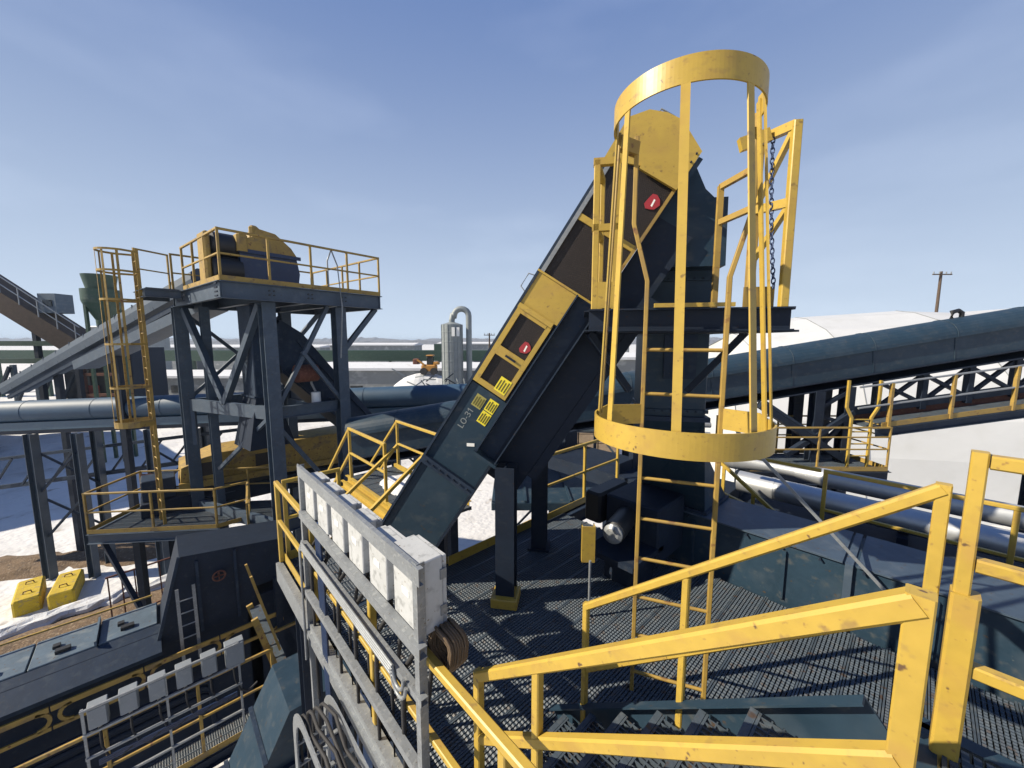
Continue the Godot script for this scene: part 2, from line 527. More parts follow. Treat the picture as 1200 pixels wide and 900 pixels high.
# ---------------------------------------------------------------- main deck and what stands on it
func main_deck() -> void:
	frame(Vector3.ZERO)
	var d := structure("deck")
	planks(d, 1.03, 4.72, -3.84, 2.4, DECK, M.grating)
	planks(d, 5.66, 6.35, -3.84, 2.4, DECK, M.grating)
	planks(d, 1.03, 1.78, -5.36, -3.86, DECK, M.grating)
	# framing under the planks
	for z in [-3.8, -2.6, -1.4, -0.2, 1.0, 2.2]:
		p_sweep(d, "joist", M.steel, [Vector3(1.0, DECK - 0.16, z), Vector3(6.35, DECK - 0.16, z)], MB.ibeam(0.1, 0.2, 0.012))
	p_sweep(d, "edge_beam", M.galv, [Vector3(0.97, DECK - 0.13, 2.4), Vector3(0.97, DECK - 0.13, -5.4)], MB.chan(0.07, 0.24, 0.01))
	p_sweep(d, "edge_beam", M.steel, [Vector3(6.4, DECK - 0.13, 2.4), Vector3(6.4, DECK - 0.13, -3.84)], MB.chan(0.07, 0.24, 0.01))
	p_sweep(d, "edge_beam", M.steel, [Vector3(1.0, DECK - 0.13, -3.9), Vector3(6.4, DECK - 0.13, -3.9)], MB.chan(0.07, 0.24, 0.01))
	p_sweep(d, "edge_beam", M.steel, [Vector3(1.0, DECK - 0.13, -5.42), Vector3(1.8, DECK - 0.13, -5.42)], MB.chan(0.07, 0.24, 0.01))
	for c in [[1.2, -5.2], [1.2, -1.4], [1.2, 2.0], [4.3, -3.6], [6.2, -3.6], [6.2, 1.9]]:
		p_sweep(d, "column", M.steel_shaded, [Vector3(c[0], 0, c[1]), Vector3(c[0], DECK - 0.27, c[1])], MB.ibeam(0.22, 0.22, 0.014), Vector3.BACK)
	# railings round the edge
	var r := thing("guard_rail", "long yellow handrail behind the row of grey switch boxes", "railing", Vector3(1.0, DECK, -1.5), "deck railings")
	railing(r, [Vector3(1.0, DECK, 0.3), Vector3(1.0, DECK, -5.38)], M.yellow, 1.03, 0.05, true, 1.4)
	r = thing("guard_rail", "short yellow handrail at the far left deck corner", "railing", Vector3(1.4, DECK, -5.38), "deck railings")
	railing(r, [Vector3(1.08, DECK, -5.38), Vector3(1.74, DECK, -5.38)], M.yellow, 1.03, 0.045, true, 1.4)
	r = thing("guard_rail", "yellow handrail and toe board behind the ladder cage along back deck edge", "railing", Vector3(4.9, DECK, -3.84), "deck railings")
	railing(r, [Vector3(4.25, DECK, -3.84), Vector3(6.34, DECK, -3.84)], M.yellow, 1.03, 0.045, true, 1.3)
	var tb := thing("toe_board", "low yellow kerb plate behind the two conveyor legs", "toe board", Vector3(3.4, DECK, -3.84))
	p_bar(tb, "plate", M.yellow, Vector3(2.5, DECK + 0.06, -3.84), Vector3(4.2, DECK + 0.06, -3.84), 0.012, 0.12)
	p_bar(tb, "plate", M.yellow, Vector3(2.5, DECK + 0.03, -3.9), Vector3(2.5, DECK + 0.03, -5.0), 0.06, 0.09)
	r = thing("guard_rail", "yellow railing beside the silver ducts on the far deck edge", "railing", Vector3(6.3, DECK, 0), "deck railings")
	railing(r, [Vector3(6.3, DECK, 2.3), Vector3(6.3, DECK, -0.75)], M.yellow, 1.1, 0.045, false, 1.5)
	r = thing("sloping_rail", "low slanting yellow stair railing beyond the chute foot", "railing", Vector3(6.3, DECK, -1.3), "deck railings")
	p_bar(r, "top_rail", M.yellow, Vector3(6.3, DECK + 1.1, -0.8), Vector3(6.3, DECK + 1.1, -1.9), 0.045, 0.045)
	p_bar(r, "hand_rail", M.yellow, Vector3(6.1, DECK + 0.98, -1.95), Vector3(6.1, DECK + 0.15, -0.85), 0.045, 0.045)
	p_bar(r, "hand_rail", M.yellow, Vector3(6.1, DECK + 0.52, -1.95), Vector3(6.1, DECK + 0.22, -0.75), 0.045, 0.06)
	for z in [-1.9, -1.5, -1.1]:
		p_bar(r, "post", M.yellow, Vector3(6.1, DECK, z), Vector3(6.1, DECK + 0.98 + (z + 1.95) * -0.75, z), 0.04, 0.04)

	# the stair up to the camera's landing: its two railings, stringers and treads
	frame(Vector3.ZERO)
	var st := thing("steel_stair", "blue steel stair with grating treads between two yellow railings in front", "stair", Vector3(1.62, DECK, -0.7))
	for x in [1.28, 1.97]:
		p_sweep(st, "stringer", M.panel, [Vector3(x, DECK - 0.02, -1.62), Vector3(x, 7.68, 0.02)], MB.chan(0.06, 0.24, 0.01))
	for i in 6:
		var f := (i + 0.8) / 7.0
		var p := Vector3(0, lerpf(DECK + 0.02, 7.7, f), lerpf(-1.56, 0.0, f))
		var t := MB.new()
		var x0 := 1.315
		var wd := 0.62
		t.box(Vector3(x0, p.y - 0.035, p.z - 0.12), Vector3(x0 + wd, p.y, p.z - 0.108))
		t.box(Vector3(x0, p.y - 0.035, p.z + 0.108), Vector3(x0 + wd, p.y, p.z + 0.12))
		t.box(Vector3(x0, p.y - 0.04, p.z - 0.155), Vector3(x0 + wd, p.y + 0.002, p.z - 0.122))
		for j in 20:
			t.box(Vector3(x0 + 0.006 + j * 0.031, p.y - 0.03, p.z - 0.108), Vector3(x0 + 0.014 + j * 0.031, p.y - 0.002, p.z + 0.108))
		for j in 4:
			t.box(Vector3(x0, p.y - 0.02, p.z - 0.07 + j * 0.046), Vector3(x0 + wd, p.y - 0.006, p.z - 0.063 + j * 0.046))
		part(t, "tread", M.grating, st)
	# near railing (1.25) and far railing (2.0): tubes square in section, sloping up to the right
	for q in [[1.25, Vector3(1.25, 7.27, -1.6), Vector3(1.25, 8.60, 0.04), Vector3(1.25, 6.86, -1.6), Vector3(1.25, 8.19, 0.04), 0.056],
			[2.0, Vector3(2.0, 7.44, -1.39), Vector3(2.0, 8.68, 0.085), Vector3(2.0, 6.98, -1.39), Vector3(2.0, 8.22, 0.085), 0.044]]:
		var near: bool = q[0] < 1.5
		var rr := thing("stair_rail", "nearest sloping yellow stair railing with a chipped corner" if near else "second sloping yellow stair railing just behind the nearest one", "railing", Vector3(q[0], DECK, -0.8), "stair railings")
		var w: float = q[5]
		var a: Vector3 = q[1]
		var b: Vector3 = q[2]
		p_bar(rr, "top_rail", M.yellow, a + (a - b).normalized() * 0.03, b, w, w * 1.05, Vector3.UP, 0.009)
		p_bar(rr, "lower_rail", M.yellow, q[3], q[4], w * 0.95, w, Vector3.UP, 0.009)
		p_bar(rr, "post", M.yellow, Vector3(a.x, DECK, a.z - w * 0.5), Vector3(a.x, a.y + w * 0.1, a.z - w * 0.5), w * 0.9, w * 0.9, Vector3.RIGHT, 0.006)
		p_bar(rr, "post", M.yellow, Vector3(b.x + 0.003, b.y - 0.95, b.z), Vector3(b.x + 0.003, b.y + w * 0.40, b.z), w * 0.92, w * 0.9, Vector3.RIGHT, 0.004)
		var mid := a.lerp(b, 0.27 if near else 0.42)
		p_bar(rr, "post", M.yellow, Vector3(mid.x, mid.y - 1.0, mid.z), Vector3(mid.x, mid.y - 0.02, mid.z), w * 0.84, w * 0.84, Vector3.RIGHT, 0.006)
	# landing
	var la := thing("stair_landing", "raised grating landing at the head of the stair behind the viewer", "landing", Vector3(1.2, 7.72, 0.7))
	planks(la, -0.5, 2.06, 0.16, 1.6, 7.72, M.grating)
	p_sweep(la, "edge_beam", M.panel, [Vector3(2.1, 7.62, 0.1), Vector3(2.1, 7.62, 1.7)], MB.chan(0.06, 0.18, 0.01))
	p_sweep(la, "edge_beam", M.panel, [Vector3(-0.5, 7.62, 0.12), Vector3(2.1, 7.62, 0.12)], MB.chan(0.06, 0.18, 0.01))
	for x in [-0.4, 2.05]:
		p_bar(la, "leg", M.steel, Vector3(x, DECK if x > 1 else 0.0, 1.5), Vector3(x, 7.6, 1.5), 0.09, 0.09, Vector3.RIGHT)
	var lr := thing("landing_rail", "yellow landing railing with a thick sleeved post at right edge", "railing", Vector3(2.0, 7.72, 0.6), "stair railings")
	for y in [8.8, 8.44, 8.06]:
		p_bar(lr, "rail", M.yellow, Vector3(2.0, y, 0.178), Vector3(2.0, y, 1.6), 0.046, 0.046, Vector3.UP, 0.006)
	p_bar(lr, "post", M.yellow, Vector3(2.0, 8.3, 0.155), Vector3(2.0, 8.83, 0.155), 0.04, 0.044, Vector3.RIGHT, 0.005)
	p_bar(lr, "sleeve", M.yellow, Vector3(2.0, DECK, 0.165), Vector3(2.0, 8.33, 0.165), 0.07, 0.075, Vector3.RIGHT, 0.008)
	p_bar(lr, "post", M.yellow, Vector3(2.0, 7.6, 1.55), Vector3(2.0, 8.78, 1.55), 0.052, 0.052, Vector3.RIGHT, 0.007)

	# horizontal enclosed conveyor along the deck
	var bx := thing("enclosed_conveyor", "long flat blue conveyor box lying along the deck right of the ladder", "conveyor", Vector3(5.2, DECK, 0))
	p_box(bx, "casing", M.panel, Vector3(4.8, DECK - 0.3, -2.75), Vector3(5.6, 7.03, 3.2), 0.012)
	for z in [-1.2, 0.55, 2.2]:
		p_box(bx, "lid", M.faded, Vector3(4.77, 7.034, z - 0.82), Vector3(5.63, 7.05, z + 0.82))
	for z in [-2.72, -0.33, 1.4]:
		p_box(bx, "flange", M.faded, Vector3(4.76, DECK - 0.2, z - 0.03), Vector3(5.64, 7.046, z + 0.03))
	for z in [-1.8, -0.85, 0.25, 0.85, 2.0, 2.6]:
		p_bar(bx, "stiffener", M.panel, Vector3(4.785, DECK + 0.02, z), Vector3(4.785, 6.96, z), 0.03, 0.035, Vector3.BACK)
	for k in 14:
		p_tube(bx, "bolt", M.steel_shaded, Vector3(4.755, 7.0, -2.2 + k * 0.33), Vector3(4.80, 7.0, -2.2 + k * 0.33), 0.012, 6)
	# drive on the left end of that box
	var dm := thing("drive_motor", "black gearmotor with pale fan end beside a yellow guard, under the ladder", "motor", Vector3(3.85, DECK, -2.2))
	var mb := MB.new()
	mb.lathe(Vector3(3.55, 7.08, -2.18), [[0.0, 0.0], [0.09, 0.0], [0.125, 0.03], [0.125, 0.5], [0.09, 0.56], [0.0, 0.56]], 20, Vector3(0.97, 0, -0.24).normalized())
	part(mb, "motor_body", M.black, dm)
	mb = MB.new()
	mb.lathe(Vector3(3.52, 7.08, -2.173), [[0.0, 0.0], [0.07, 0.0], [0.11, 0.02], [0.11, 0.05], [0.0, 0.05]], 18, Vector3(0.97, 0, -0.24).normalized())
	part(mb, "fan_cover", M.galv, dm)
	p_box(dm, "gearbox", M.steel_shaded, Vector3(4.05, 6.62, -2.6), Vector3(4.74, 7.28, -1.9), 0.02)
	p_box(dm, "belt_guard", M.black, Vector3(3.95, 6.9, -2.86), Vector3(4.65, 7.28, -2.62), 0.03)
	p_box(dm, "base_plate", M.steel_shaded, Vector3(3.5, 6.76, -2.5), Vector3(4.2, 6.82, -1.9))
	p_box(dm, "pedestal", M.steel_shaded, Vector3(3.75, DECK, -2.4), Vector3(4.15, 6.76, -2.0))
	p_sweep(dm, "guard_channel", M.yellow, [Vector3(3.26, 6.84, -2.3), Vector3(3.26, 7.24, -2.3)], MB.chan(0.09, 0.14, 0.01), Vector3(0.7, 0, 0.7))
	p_tube(dm, "lift_eye", M.label_white, Vector3(3.47, 7.16, -2.16), Vector3(3.52, 7.19, -2.17), 0.025, 8)
	p_tube(dm, "stand_pipe", M.galv, Vector3(3.05, DECK, -2.12), Vector3(3.05, 7.0, -2.12), 0.013, 8)
	# grey brace rod from the chute down to the deck box
	var br := thing("brace_rod", "thin grey steel rod slanting from the cage down to the conveyor box", "brace", Vector3(3.9, 7.05, -0.6))
	p_bar(br, "rod", M.galv, Vector3(4.35, 8.36, -1.35), Vector3(4.72, 6.86, 0.0), 0.028, 0.028)

	# silver ducts beyond the deck
	var du := thing("silver_duct", "thick shiny silver duct running behind the right deck railing", "duct", Vector3(6.75, 6.9, 0), "silver ducts")
	mb = MB.new()
	mb.tube(Vector3(6.85, 6.92, 3.0), Vector3(6.85, 6.92, -1.9), 0.165, 28)
	part(mb, "pipe", M.silver, du)
	for z in [2.2, 1.0, -0.2, -1.4]:
		mb = MB.new()
		mb.tube(Vector3(6.85, 6.92, z), Vector3(6.85, 6.92, z - 0.05), 0.172, 28)
		part(mb, "seam_band", M.silver, du)
	du = thing("silver_duct", "thinner silver duct above and behind the thick one", "duct", Vector3(7.3, 7.2, 0), "silver ducts")
	mb = MB.new()
	mb.tube(Vector3(7.35, 7.12, 3.0), Vector3(7.35, 7.12, -0.9), 0.14, 26)
	part(mb, "pipe", M.silver, du)
	mb = MB.new()
	mb.lathe(Vector3(7.35, 7.12, -0.9), [[0.14, 0.0], [0.09, 0.35], [0.09, 0.7], [0.17, 1.2], [0.17, 1.5], [0.0, 1.5]], 26, Vector3(0, 0, -1))
	part(mb, "reducer", M.silver, du)

	var pr := thing("duct_rack", "dark steel beam rack carrying the silver ducts", "rack", Vector3(7.0, 0, 0))
	p_box(pr, "tray", M.steel_shaded, Vector3(6.5, 6.25, -6.0), Vector3(7.8, 6.55, 3.0))
	for z in [2.0, 0.0, -2.0, -4.0, -5.8]:
		p_box(pr, "saddle", M.steel_shaded, Vector3(6.6, 6.55, z - 0.05), Vector3(7.1, 6.76, z + 0.05))
		p_box(pr, "saddle", M.steel_shaded, Vector3(7.12, 6.55, z - 0.05), Vector3(7.6, 6.97, z + 0.05))
	for z in [1.5, -4.5]:
		p_bar(pr, "leg", M.steel_shaded, Vector3(7.15, 0, z), Vector3(7.15, 6.25, z), 0.2, 0.2, Vector3.RIGHT)

	# dark body added under the deck to darken the view through the grating
	var un := thing("added_dark_body", "large dark blue body added under the deck to darken the grating", "machine", Vector3(3, 0, -0.6))
	p_box(un, "body", M.steel_shaded, Vector3(1.5, 2.6, -3.6), Vector3(6.3, 5.6, 2.6), 0.03)
	for c in [[1.8, -3.3], [6.0, -3.3], [1.8, 2.3], [6.0, 2.3]]:
		p_bar(un, "leg", M.steel_shaded, Vector3(c[0], 0, c[1]), Vector3(c[0], 2.6, c[1]), 0.2, 0.2, Vector3.RIGHT)
	var ch := thing("inclined_chute", "blue panelled chute slanting down below the left deck edge", "chute", Vector3(1.4, 3, -6))
	mb = MB.new()
	var A := [Vector3(0.0, 2.6, -5.3), Vector3(0.0, 2.6, -6.3), Vector3(1.7, 2.6, -6.3), Vector3(1.7, 2.6, -5.3)]
	var B := [Vector3(0.95, 4.35, -5.3), Vector3(0.95, 4.35, -6.3), Vector3(1.9, 4.35, -6.3), Vector3(1.9, 4.35, -5.3)]
	mb.loft(A, B)
	part(mb, "casing", M.panel, ch)
	p_bar(ch, "rib", M.steel, Vector3(0.55, 3.6, -5.27), Vector3(1.8, 3.6, -5.27), 0.06, 0.06)
	for t in [0.35, 0.7]:
		p_bar(ch, "rib", M.steel, Vector3(lerpf(-0.02, 0.93, t), lerpf(2.6, 4.35, t), -5.27), Vector3(lerpf(-0.02, 0.93, t), lerpf(2.6, 4.35, t), -6.33), 0.05, 0.05)

# rack of switch boxes in front of the left railing
func switch_rack() -> void:
	frame(Vector3.ZERO)
	var X := 0.97
	var r := thing("equipment_rack", "galvanized strut frame carrying the near row of grey switch boxes and conduits", "rack", Vector3(X, DECK - 0.6, -2.8))
	for z in [-1.74, -3.98]:
		p_sweep(r, "upright", M.galv, [Vector3(X - 0.04, DECK - 1.2, z), Vector3(X - 0.04, 8.02, z)], MB.angle(0.05, 0.05, 0.006), Vector3.RIGHT)
	for q in [[7.965, 0.10, 0.03], [7.53, 0.07, 0.05], [7.24, 0.045, 0.045], [6.74, 0.055, 0.05], [6.3, 0.045, 0.045]]:
		p_sweep(r, "strut", M.galv, [Vector3(X - 0.035, q[0], -1.7), Vector3(X - 0.035, q[0], -4.0)], MB.chan(q[2], q[1], 0.005))
	# six boxes
	var zs := [-1.92, -2.31, -2.69, -3.06, -3.43, -3.8]
	for i in 6:
		var z: float = zs[i]
		var b := thing("switch_box", ["nearest grey switch box, largest with a white lid, on the strut rack", "second nearest grey switch box on the strut rack", "third nearest grey switch box on the strut rack", "fourth nearest grey switch box on the strut rack", "second farthest grey switch box on the near strut rack", "farthest grey switch box on the near strut rack"][i], "switch box", Vector3(X + 0.1, 7.56, z), "switch boxes on the near rack")
		var hw := 0.16 if i == 0 else 0.132
		var tp := 8.0 if i == 0 else 7.935
		var dp := 0.165 if i == 0 else 0.145
		p_box(b, "casing", M.enclosure, Vector3(X - 0.01, 7.57, z - hw), Vector3(X + dp - 0.03, tp, z + hw), 0.006)
		p_box(b, "door", M.enclosure, Vector3(X + dp - 0.027, 7.575, z - hw + 0.006), Vector3(X + dp, tp - 0.01, z + hw - 0.006), 0.004)
		p_box(b, "name_plate", M.label_white, Vector3(X - 0.013, 7.74, z - 0.05), Vector3(X - 0.0105, 7.78, z + 0.03))
		p_box(b, "hinge", M.galv, Vector3(X + dp - 0.05, 7.64, z + hw), Vector3(X + dp - 0.01, 7.70, z + hw + 0.008))
		p_box(b, "hinge", M.galv, Vector3(X + dp - 0.05, 7.86, z + hw), Vector3(X + dp - 0.01, 7.92, z + hw + 0.008))
		p_tube(b, "handle", M.black, Vector3(X + dp + 0.002, 7.75, z + hw * 0.6), Vector3(X + dp + 0.03, 7.75, z + hw * 0.6), 0.02, 8)
		p_tube(b, "conduit_hub", M.galv, Vector3(X + 0.07, 7.5, z), Vector3(X + 0.07, 7.57, z), 0.025, 8)
		# flexible conduits running down
		var c := thing("conduit", ["grey flexible conduit dropping from the nearest switch box", "grey flexible conduit dropping from the second nearest switch box", "grey flexible conduit dropping from the third nearest switch box", "grey flexible conduit dropping from the fourth nearest switch box", "grey flexible conduit dropping from the second farthest switch box", "grey flexible conduit dropping from the farthest switch box"][i], "conduit", Vector3(X + 0.07, DECK, z), "conduits below the near switch boxes")
		p_pipe(c, "pipe", M.rubber, [Vector3(X + 0.07, 7.5, z), Vector3(X + 0.07, 7.38, z - 0.005), Vector3(X + 0.05, 7.3, z - 0.05), Vector3(X + 0.0, 7.2, z - 0.09), Vector3(X - 0.005, 6.9, z - 0.1), Vector3(X - 0.005, 5.6, z - 0.1)], 0.016, 8)
		p_pipe(c, "pipe", M.rubber, [Vector3(X + 0.12, 7.5, z + 0.05), Vector3(X + 0.12, 7.3, z + 0.05), Vector3(X + 0.08, 7.1, z + 0.07), Vector3(X + 0.02, 6.9, z + 0.08), Vector3(X + 0.02, 5.6, z + 0.08)], 0.014, 8)
	var bd := thing("conduit_bundle", "bundle of grey conduits clipped along the strut below the switch boxes", "conduit", Vector3(X, 7.25, -2.8))
	for k in 4:
		p_pipe(bd, "pipe", M.galv, [Vector3(X - 0.075, 7.215 + k * 0.022, -2.0), Vector3(X - 0.075, 7.215 + k * 0.022, -3.9), Vector3(X - 0.075, 7.18, -3.97 - k * 0.008), Vector3(X - 0.075 + k * 0.005, 6.0, -4.0 - k * 0.01)], 0.0105, 8)
	var loop := []
	for k in 13:
		var a := PI * k / 12.0
		loop.append(Vector3(X - 0.075, 7.25 - sin(a) * 0.11, -1.84 - 0.09 + cos(a) * 0.09))
	p_pipe(bd, "loop", M.galv, loop, 0.011, 8)
	loop = []
	for k in 13:
		var a := PI * k / 12.0
		loop.append(Vector3(X - 0.072, 7.28 - sin(a) * 0.10, -1.87 - 0.07 + cos(a) * 0.07))
	p_pipe(bd, "loop", M.galv, loop, 0.011, 8)
	# blue cables beside the far upright
	var cb := thing("cable_bundle", "blue cables hanging by the far upright of the rack", "cable", Vector3(X, DECK, -3.7))
	for k in 5:
		p_pipe(cb, "cable", M.vivid_blue, [Vector3(X - 0.02, 7.5, -3.62 + k * 0.03), Vector3(X - 0.02, 7.0, -3.60 + k * 0.035), Vector3(X - 0.03, 6.4, -3.55 + k * 0.03), Vector3(X - 0.03, 5.3, -3.5 + k * 0.03)], 0.012, 6)
	# cable tray with its bend, below and left of the rack
	var tr := thing("cable_tray", "galvanized cable tray bending downward at lower left of the rack", "cable tray", Vector3(0.75, 5.6, -3))
	for x in [0.62, 0.86]:
		var pts := []
		pts.append(Vector3(x, 6.24, -1.2))
		pts.append(Vector3(x, 6.24, -2.9))
		for k in range(0, 7):
			var a := PI * 0.5 * k / 6.0
			pts.append(Vector3(x, 5.94 + cos(a) * 0.3, -3.0 - sin(a) * 0.3))
		pts.append(Vector3(x, 4.0, -3.3))
		p_sweep(tr, "side_rail", M.galv, pts, MB.rect(0.012, 0.09, 0.0), Vector3.UP if false else Vector3(0, 0.7, -0.7))
	var y := 5.85
	while y > 4.1:
		p_bar(tr, "rung", M.galv, Vector3(0.62, y, -3.3), Vector3(0.86, y, -3.3), 0.03, 0.015)
		y -= 0.2
	for k in 8:
		p_bar(tr, "rung", M.galv, Vector3(0.62, 6.22, -1.3 - k * 0.22), Vector3(0.86, 6.22, -1.3 - k * 0.22), 0.03, 0.015)
	var rng := RandomNumberGenerator.new()
	rng.seed = 5
	for k in 4:
		var x := 0.66 + k * 0.05
		var pts := [Vector3(x, 6.25 + rng.randf() * 0.03, -1.2)]
		for j in 6:
			pts.append(Vector3(x + rng.randf_range(-0.02, 0.02), 6.25 + rng.randf() * 0.05, -1.5 - j * 0.28))
		for j in range(1, 6):
			var a := PI * 0.5 * j / 5.0
			pts.append(Vector3(x, 5.94 + cos(a) * 0.31, -3.0 - sin(a) * 0.31))
		pts.append(Vector3(x, 4.2, -3.29))
		p_pipe(tr, "cable", M.rubber, pts, 0.013, 6)
	# coil of wire rope hung on the railing behind the nearest box
	var co := thing("wire_coil", "brown coil of wire hanging on the railing behind the nearest switch box", "coil", Vector3(1.06, 7.4, -1.72))
	var mb := MB.new()
	for k in 16:
		mb.sweep(coil_ring(Vector3(1.05 + (k % 8) * 0.016, 7.47 - (k % 2) * 0.008, -1.72), 0.105 + (k / 8) * 0.014 + (k % 3) * 0.003), MB.circ(0.0085, 6), Vector3.RIGHT, true, true)
	part(mb, "wire", M.wire, co)

func coil_ring(c: Vector3, r: float) -> Array:
	var o := []
	for i in 20:
		o.append(c + Vector3(0.01 * sin(i), sin(TAU * i / 20) * r, cos(TAU * i / 20) * r * 0.85))
	return o

# ---------------------------------------------------------------- steep conveyor with yellow doors, its chute, platform and caged ladder
func incline_conveyor() -> void:
	frame(Vector3(2.77, DECK, -1.13), -53)
	var c := thing("bucket_conveyor", "steep blue conveyor with yellow doors and yellow head hood rising to the right", "conveyor", Vector3(-1.4, 0, -1.5))
	var at := Transform3D(Basis(Vector3(0.542, 0.84, 0), Vector3(-0.84, 0.542, 0), Vector3.BACK), Vector3(-2.28, 0.57, 0))
	var st := func(s: float, t: float, z: float) -> Vector3: return at * Vector3(s, t, z)
	var slab := func(s0: float, s1: float, t0: float, t1: float, z0: float, z1: float, called: String, mat: Material, par: Node3D, label := "") -> MeshInstance3D:
		var b := MB.new()
		b.prism(PackedVector2Array([Vector2(s0, t0), Vector2(s1, t0), Vector2(s1, t1), Vector2(s0, t1)]), at, z0, z1)
		return part(b, called, mat, par, label)
	# lower casing: side plates, top plate
	slab.call(-0.45, 1.74, 0.0, 0.64, -1.985, -1.0, "lower_casing", M.panel, c)
	slab.call(1.741, 4.36, 0.0, 0.62, -1.97, -1.03, "upper_casing", M.steel_shaded, c)
	slab.call(-0.47, 4.25, 0.642, 0.668, -2.01, -0.975, "top_plate", M.steel, c)
	slab.call(-0.47, 2.99, -0.03, -0.002, -2.01, -0.975, "bottom_plate", M.steel_shaded, c)
	slab.call(0.95, 4.05, -0.40, -0.032, -1.95, -1.06, "return_trough", M.steel_shaded, c)
	for s in [-0.44, 0.72]:
		slab.call(s - 0.045, s + 0.045, -0.028, 0.64, -0.998, -0.945, "flange", M.steel, c)
		for k in 7:
			p_tube(c, "bolt", M.steel_shaded, st.call(s, 0.05 + k * 0.09, -0.946), st.call(s, 0.05 + k * 0.09, -0.93), 0.011, 6)
	# side channel carrying it from the leg to the platform
	var chn := MB.new()
	chn.sweep([st.call(1.16, 0.075, -0.935), st.call(3.04, 0.075, -0.935)], MB.chan(0.12, 0.25, 0.014), Vector3(-0.84, 0.542, 0))
	part(chn, "side_channel", M.steel, c)
	slab.call(1.12, 1.155, -0.07, 0.21, -1.0, -0.87, "end_plate", M.panel, c)
	slab.call(1.2, 3.4, -0.50, -0.402, -1.25, -1.05, "lower_beam", M.steel_shaded, c)
	# yellow door frame with two mesh windows
	var door := slab.call(1.76, 2.66, 0.235, 0.285, -1.028, -0.975, "door_frame", M.yellow, c)
	slab.call(1.76, 2.66, 0.585, 0.64, -1.028, -0.975, "stile", M.yellow, door)
	slab.call(1.76, 1.82, 0.286, 0.584, -1.028, -0.975, "rail", M.yellow, door)
	slab.call(2.12, 2.22, 0.286, 0.584, -1.028, -0.975, "rail", M.yellow, door)
	slab.call(2.6, 2.66, 0.286, 0.584, -1.028, -0.972, "rail", M.yellow, door)
	mesh_window(door, at, 1.82, 2.12, 0.286, 0.584, -1.005)
	mesh_window(door, at, 2.22, 2.60, 0.286, 0.584, -1.005)
	slab.call(2.15, 2.17, 0.36, 0.48, -0.975, -0.955, "latch", M.steel_shaded, door)
	slab.call(2.64, 2.69, 0.24, 0.64, -0.972, -0.945, "drip_strip", M.yellow, c)
	slab.call(2.69, 3.04, 0.16, 0.66, -1.028, -0.985, "side_panel", M.yellow, c)
	slab.call(3.04, 3.06, 0.02, 0.665, -1.028, -0.965, "panel_lip", M.yellow, c)
	slab.call(2.62, 3.04, 0.0, 0.158, -1.028, -0.99, "gusset", M.panel, c)
	# upper mesh guard with straps
	mesh_window(c, at, 3.06, 3.64, 0.0, 0.62, -1.0)
	mesh_window(c, at, 3.70, 4.30, 0.0, 0.62, -1.0)
	slab.call(3.64, 3.70, 0.0, 0.63, -1.028, -0.975, "strap", M.yellow, c)
	slab.call(3.06, 4.30, 0.6, 0.64, -1.028, -0.97, "edge_angle", M.galv, c)
	slab.call(3.06, 4.32, -0.03, 0.0, -1.028, -0.97, "edge_angle", M.yellow_old, c)
	# head hood
	var hb := MB.new()
	hb.prism(PackedVector2Array([Vector2(4.20, 0.69), Vector2(4.31, 0.36), Vector2(4.35, -0.03), Vector2(4.66, -0.03), Vector2(4.80, 0.27), Vector2(4.79, 0.42), Vector2(4.74, 0.57), Vector2(4.60, 0.70)]), at, -2.02, -0.97)
	var hood := part(hb, "head_hood", M.yellow, c)
	slab.call(4.27, 4.33, -0.03, 0.36, -0.968, -0.93, "hood_flange", M.yellow, hood)
	slab.call(4.34, 4.62, -0.075, -0.032, -2.0, -0.99, "hood_sill", M.panel, hood)
	for k in 4:
		p_tube(hood, "bolt", M.steel_shaded, st.call(4.38 + k * 0.08, 0.0, -0.97), st.call(4.38 + k * 0.08, 0.0, -0.957), 0.009, 6)
	p_pipe(hood, "grab_handle", M.galv, [st.call(4.75, 0.50, -1.1), st.call(4.86, 0.50, -1.1), st.call(4.86, 0.36, -1.1), st.call(4.77, 0.36, -1.1)], 0.007)
	p_pipe(c, "grab_handle", M.galv, [st.call(2.80, 0.668, -1.1), st.call(2.83, 0.75, -1.1), st.call(2.98, 0.75, -1.1), st.call(3.0, 0.668, -1.1)], 0.006)
	# stickers and lettering
	var plate := func(s0: float, s1: float, t0: float, t1: float, z: float, mat: Material, called: String, lines: int) -> void:
		var pl: Node3D = slab.call(s0, s1, t0, t1, z, z + 0.003, called, mat, c)
		for k in lines:
			var f := (k + 0.7) / (lines + 0.4)
			slab.call(s0 + (s1 - s0) * 0.12, s1 - (s1 - s0) * (0.12 + 0.1 * (k % 2)), lerpf(t0, t1, f) - 0.008, lerpf(t0, t1, f) + 0.006, z + 0.003, z + 0.0045, "print", M.print_dark, pl)
	plate.call(1.40, 1.54, 0.265, 0.375, -0.999, M.sticker, "warning_sticker", 4)
	plate.call(1.55, 1.69, 0.265, 0.375, -0.999, M.sticker, "warning_sticker", 4)
	plate.call(1.52, 1.66, 0.405, 0.52, -0.999, M.sticker_faded, "faded_sticker", 4)
	plate.call(1.80, 1.96, 0.27, 0.40, -0.974, M.sticker, "warning_sticker", 4)
